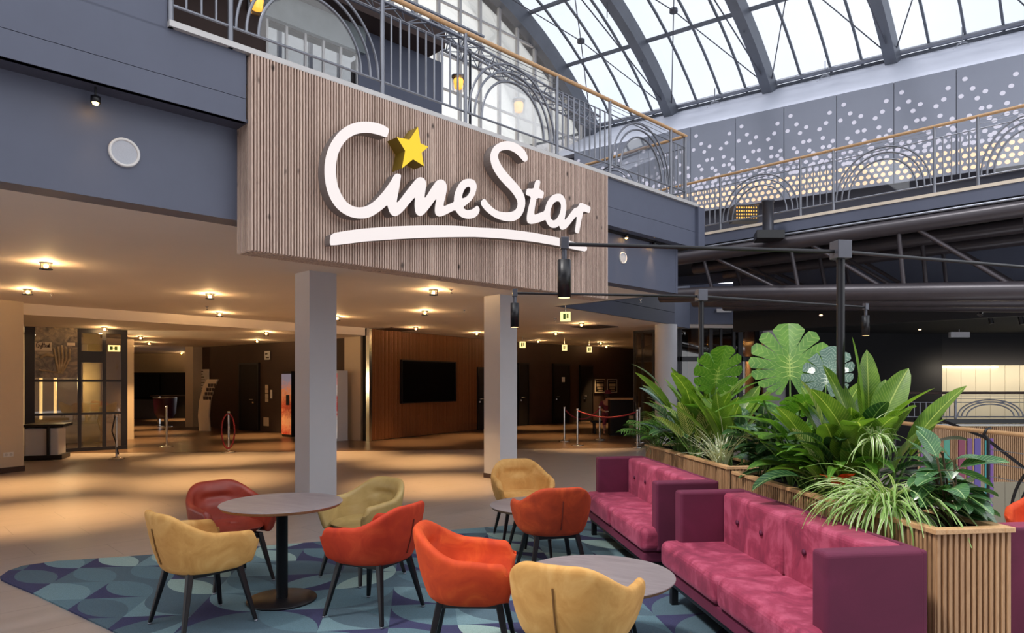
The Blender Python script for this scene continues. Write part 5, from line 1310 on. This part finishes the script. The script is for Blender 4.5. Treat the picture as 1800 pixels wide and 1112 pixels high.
def strel(fo,st,b):
    random.seed(5)
    spec=[(1.75,1.53,.56,.56,.17,.15,.9),(1.2,1.5,.50,.54,.16,.2,.3),(2.6,1.42,.46,.50,.20,.3,-.4),(.1,1.33,.46,.50,.19,.25,.8),(-.2,1.15,.42,.52,.20,.35,.2),(.35,1.0,.40,.56,.19,.3,-.3),(3.3,1.25,.44,.44,.21,.5,.2),(-2.2,1.2,.42,.40,.23,1.3,.1),(-1.5,1.35,.34,.40,.21,1.0,0),(2.2,1.25,.30,.48,.19,.4,.3),(-2.8,1.4,.24,.46,.18,.4,.1),(-.9,1.3,.25,.46,.19,.7,.1),(.9,1.4,.35,.52,.18,.3,.5),(-1.8,1.45,.15,.5,.17,.4,.2),(-.5,1.4,.2,.5,.17,.4,-.4),(1.5,1.4,.2,.55,.2,.3,.1),(-1.2,1.25,.45,.36,.2,.9,.3)]
    for az,e,pl_,L_,w,dr,ro in spec:
        q_,e_=petiole(st,b+Vector((rnd(-.08,.08),rnd(-.08,.08),0)),az,e,pl_,.1,.009); blade(fo,q_,az,e_,L_,w,dr,wlance,.22,12,roll=ro)
plant('bird_of_paradise',onp(P2,.25,.88),'big bird of paradise with tall upright broad leaves in the near planter','plant','strel',strel)
plant('bird_of_paradise',onp(P2,.22,1.22),'second clump of upright broad leaves behind the near lamp pole','plant','strel',clump(15,(.4,.55),(.15,.20),(1.2,1.5),(.2,.5),wlance,(.2,.5),seed=47,spread=.09))
def calt(fo,st,b):
    for az,e,pl_,L_,w in ((2.3,1.4,.52,.34,.15),(2.9,1.2,.3,.28,.12)):
        q_,e_=petiole(st,b,az,e,pl_,.1); blade(fo,q_,az,e_,L_,w,.4,wlance,.2,roll=.6)
plant('calathea',onp(P2,.12,1.0),'tall calathea leaf with pale yellow stripes by the near lamp pole','plant','cala',calt)
def anth(fo,st,b):
    for az,pl_ in ((3.4,.16),(4.2,.14),(4.8,.18)):
        q_,e_=petiole(st,b,az,1.4,pl_,.1,.005); blade(fo,q_,az,.7,.13,.10,.5,wobl,.2,8)
plant('anthurium',onp(P2,.06,.90),'red flowering anthurium low in the near planter','flower','redf',anth)
plant('spider_plant',onp(P2,.10,.50),'large spider plant spilling white edged blades over the near planter rim','plant','spider',clump(190,(.34,.64),(.018,.028),(.7,1.5),(1.7,3.0),wstrap,(0,0),seed=53,spread=.07,fold=.3,azr=(1.7,5.4)))
def runner(fo,st,b):
    random.seed(9)
    P=[b,b+Vector((.0,.02,.26)),b+Vector((-.05,.03,.46)),b+Vector((-.12,.02,.48))]; st.tube(P,.004,5)
    for i in range(40): blade(fo,P[3]+Vector((rnd(-.04,.04),rnd(-.02,.02),rnd(-.03,.03))),rnd(0,6.28),rnd(-.3,1.2),rnd(.1,.34),.016,rnd(1.2,2.6),wstrap,.3,8)
    for az,L_ in ((.3,.46),(.1,.5),(-.2,.44),(.6,.42)): blade(fo,b+Vector((.05,0,.12)),az,1.2,L_,.024,2.3,wstrap,.3,14)
plant('spider_plant',onp(P2,.2,.56),'upright spider plant runner arching above the larger spider plant','plant','spider',runner)
plant('rubber_plant',onp(P2,.26,.26),'dark rubber plant with oval leaves in the near corner of the near planter','plant','rub',bush(7,(.22,.42),7,(.17,.24),(.09,.13),59,.04,wobl,.45),'brownstem')

# ================= standing spot lamps =================
def polelamp(base,ztop,azl,ll,azr_,lr,label,zb=.84):
    b=Vector(base); r=empty('pole_lamp',(b.x,b.y,zb)); tag(r,label,'lamp','two armed pole lamps in the planters')
    MB().lathe([(.026,zb),(.026,ztop-.05)],(b.x,b.y,0),20).build('pole',M['black'],r)
    MB().box((b.x,b.y,ztop),(.10,.10,.12),R(7.6)).build('hub_block',M['darksteel'],r,bevel=.004)
    za=ztop-.01
    for az,ln in ((azl,ll),(azr_,lr)):
        d=Vector((math.cos(az),math.sin(az),0)); e=b.to_3d()+d*ln; e.z=za
        MB().tube([Vector((b.x,b.y,za))+d*.05,e],.0125,10).build('arm',M['black'],r)
        h=MB(); h.box((e.x,e.y,za+.005),(.05,.05,.075),az); h.tube([e+Vector((0,0,-.03)),e+Vector((0,0,-.10))],.017,10)
        h=h.build('joint',M['darksteel'],r,bevel=.003)
        lp=MB().lathe([(.0,za-.335),(.036,za-.335),(.042,za-.34),(.042,za-.10),(.0,za-.095)],(e.x,e.y,0),24).build('lamp_head',M['black'],r)
        MB().lathe([(0,za-.341),(.036,za-.341),(.036,za-.337),(0,za-.337)],(e.x,e.y,0),20).build('lens',emis('warm_lens_%d'%len(bpy.data.materials),'#ffc98a',2.5),lp)
        l=bpy.data.lights.new('spot','SPOT'); l.energy=6; l.color=(1,.75,.5); l.spot_size=R(50); l.spot_blend=.8; l.shadow_soft_size=.03
        o=bpy.data.objects.new('spot_light',l); COL.objects.link(o); o.parent=r; o.location=(e.x-b.x,e.y-b.y,za-.36-zb)
az0=math.atan2(RD.y,RD.x)
polelamp((2.205,4.58),2.53,az0+math.pi,1.89,R(20),2.3,'tall black pole lamp with two long arms in the near planter')
polelamp((1.96,7.07),2.54,az0+math.pi,1.95,R(24.5),2.45,'tall black pole lamp with two long arms in the far planter')

# ================= stanchions and ropes =================
def stanchion(px,py,label,h=.96):
    p=L2(px,py); r=empty('rope_stanchion',(p.x,p.y,0.006)); tag(r,label,'stanchion','chrome rope stanchions')
    MB().lathe([(.16,.006),(.165,.015),(.10,.03),(.03,.05)],(p.x,p.y,0),28).build('base_disc',M['chrome'],r); MB().lathe([(.024,.04),(.024,h-.03)],(p.x,p.y,0),16).build('post',M['chrome'],r)
    MB().lathe([(.03,h-.06),(.034,h-.05),(.034,h-.01),(.02,h),(0,h)],(p.x,p.y,0),16).build('cap',M['chrome'],r)
    return p
s1=stanchion(205,806.5,'chrome stanchion in front of the glazed entrance')
s2=stanchion(293,785,'chrome stanchion in the rear left opening',1.04)
s3=stanchion(402,795,'chrome stanchion with a drooping rope before the dark rear wall')
s4=stanchion(992,775.5,'leftmost chrome stanchion before the posters')
s5=stanchion(1015,783,'second chrome stanchion from the left, right of the farther column')
s6=stanchion(1054,773,'middle chrome stanchion in front of the seated person')
s7=stanchion(1120,786.5,'chrome stanchion nearest the round column')
s8=stanchion(1124.5,778,'rear chrome stanchion nearest the round column')
def rope(a,b,label,sag=.16,z=.9):
    a=Vector((a[0],a[1],z)); b=Vector((b[0],b[1],z))
    P=[a.lerp(b,k/14)-Vector((0,0,sag*4*(k/14)*(1-k/14))) for k in range(15)]
    o=MB().tube(P,.02,8).build('barrier_rope',M['rope']); tag(o,label,'rope','crimson barrier ropes')
rope(s5,s7,'crimson rope sagging between the front stanchions at the right')
rope(s4,s6,'crimson rope between the rear stanchions at the right',.3)
p=s3; o=MB().tube([Vector((p.x+.15*math.cos(th)*1.0,p.y-.03,.52+.42*math.sin(th) if math.sin(th)<0 else .52+.38*math.sin(th))) for th in [R(90)+R(10)*k for k in range(0,37)]],.018,8).build('barrier_rope',M['rope']); tag(o,'dark red rope hanging in a loop on the lone left stanchion','rope')
p=s1; o=MB().tube([Vector((p.x-.02,p.y-.02,.93)),Vector((p.x-.1,p.y,.6)),Vector((p.x-.02,p.y,.35)),Vector((p.x+.05,p.y-.02,.1))],.014,8).build('barrier_rope',M['black']); tag(o,'black strap hanging down the stanchion of the glazed entrance','rope')

# ================= seated person =================
skin=simple('skin_tone','#b98a74',.55,0,.05,8.); cloth=simple('plum_clothes','#7c3048',.8,0,.2,8.); hairm=simple('dark_hair','#2a1a18',.6,0,.2,30.)
pb=Vector((3.0,21.55,0)); pr=empty('person',pb); tag(pr,'seated person in plum clothes and hat, bent over something held on the lap','person')
def skinfig(name,mat,verts,edges,parent,sub=2):
    me=bpy.data.meshes.new(name); me.from_pydata([v[0] for v in verts],edges,[]); me.materials.append(mat)
    o=bpy.data.objects.new(name,me); COL.objects.link(o); o.parent=parent; o.modifiers.new('sk','SKIN'); s=o.modifiers.new('ss','SUBSURF'); s.levels=sub; s.render_levels=sub
    sv=me.skin_vertices[0].data
    for i,v in enumerate(verts): sv[i].radius=(v[1],v[1] if len(v)<3 else v[2]); 
    sv[0].use_root=True
    for p_ in me.polygons: p_.use_smooth=True
    return o
B=[((0,0,.50),.14),((0,-.03,.68),.13),((0,-.08,.86),.14),((0,-.12,1.0),.12),((0,-.15,1.08),.05),((0,-.19,1.18),.085),((0,-.22,1.27),.075),
 ((.17,-.1,.99),.055),((.25,-.18,.80),.042),((.12,-.38,.72),.032),((-.17,-.1,.99),.055),((-.25,-.18,.80),.042),((-.12,-.38,.72),.032),
 ((.11,-.08,.50),.09),((.13,-.46,.50),.065),((.14,-.48,.12),.04),((.15,-.60,.05),.035),((-.11,-.08,.50),.09),((-.13,-.46,.50),.065),((-.15,-.44,.12),.04),((-.16,-.56,.05),.035),
 ((.08,-.44,.70),.026),((-.08,-.44,.70),.026)]
E=[(0,1),(1,2),(2,3),(3,4),(4,5),(5,6),(3,7),(7,8),(8,9),(9,21),(3,10),(10,11),(11,12),(12,22),(0,13),(13,14),(14,15),(15,16),(0,17),(17,18),(18,19),(19,20)]
skinfig('body',skin,B,E,pr)
Bc=[((0,0,.50),.155),((0,-.03,.68),.145),((0,-.08,.86),.155),((0,-.11,.99),.135),((.17,-.1,.99),.07),((.24,-.17,.84),.058),((-.17,-.1,.99),.07),((-.24,-.17,.84),.058),((.11,-.08,.50),.105),((.13,-.46,.50),.08),((.14,-.47,.25),.055),((-.11,-.08,.50),.105),((-.13,-.46,.50),.08),((-.15,-.44,.25),.055)]
skinfig('clothing',cloth,Bc,[(0,1),(1,2),(2,3),(3,4),(4,5),(3,6),(6,7),(0,8),(8,9),(9,10),(0,11),(11,12),(12,13)],pr)
MB().lathe([(.17,1.27),(.175,1.28),(.10,1.29),(.095,1.36),(.0,1.39)],(pb.x,pb.y-.2,0),20).build('hat',cloth,pr)
MB().lathe([(.05,1.10),(.1,1.16),(.102,1.27)],(pb.x,pb.y-.17,0),16).build('hair',hairm,pr)
st=empty('bench',(pb.x,pb.y+.0,0)); tag(st,'dark bench the person sits on','bench'); MB().box((pb.x+.1,pb.y+.05,.38),(1.2,.42,.06)).build('seat',M['dark'],st)
for sx in (-.4,.6): MB().box((pb.x+sx,pb.y+.05,.18),(.05,.4,.34)).build('leg',M['dark'],st)
o=MB().box((pb.x,pb.y-.46,.73),(.26,.18,.02)).build('tablet',M['white']); tag(o,'pale sheet held on the lap of the seated person','sheet')

# ================= light and camera =================
w=bpy.data.worlds.new('World'); SC.world=w; w.use_nodes=True; nt=w.node_tree; bg=nt.nodes['Background']
tc_=nt.nodes.new('ShaderNodeTexCoord'); nz=nt.nodes.new('ShaderNodeTexNoise'); nz.inputs['Scale'].default_value=2.2; nz.inputs['Detail'].default_value=5
rp=nt.nodes.new('ShaderNodeValToRGB'); rp.color_ramp.elements[0].position=.35; rp.color_ramp.elements[0].color=(.80,.86,.97,1); rp.color_ramp.elements[1].position=.65; rp.color_ramp.elements[1].color=(1.,1.,1.,1)
nt.links.new(tc_.outputs['Generated'],nz.inputs['Vector']); nt.links.new(nz.outputs[0],rp.inputs[0]); nt.links.new(rp.outputs[0],bg.inputs[0]); bg.inputs[1].default_value=WORLD
def sun(name,d,en,ang,col):
    l=bpy.data.lights.new(name,'SUN'); l.energy=en; l.angle=R(ang); l.color=col
    o=bpy.data.objects.new(name,l); COL.objects.link(o); o.rotation_euler=Vector(d).to_track_quat('-Z','Y').to_euler(); return o
# far side of the atrium, behind the camera
W('wall_behind_camera',(-16,-6.),(9,-6.),0,9.,'greydark','grey wall of the atrium behind the camera',.3,-1)
sun('daylight_sun',(.55,.28,-.95),SUN,7,(1,.95,.9))
cam=bpy.data.cameras.new('camera'); cam.lens=24.; cam.sensor_width=36; cam.shift_y=114/1800.; cam.clip_end=200
co_=bpy.data.objects.new('camera',cam); COL.objects.link(co_); co_.location=(0,0,H); co_.rotation_euler=(R(90),0,0); SC.camera=co_
SC.view_settings.view_transform='Standard'; SC.view_settings.look='None'; SC.view_settings.gamma=1; SC.view_settings.use_curve_mapping=False; SC.view_settings.exposure=EXPO
SC.cycles.max_bounces=7; SC.cycles.diffuse_bounces=4; SC.cycles.transparent_max_bounces=12; SC.cycles.use_denoising=True; SC.cycles.sample_clamp_indirect=4.
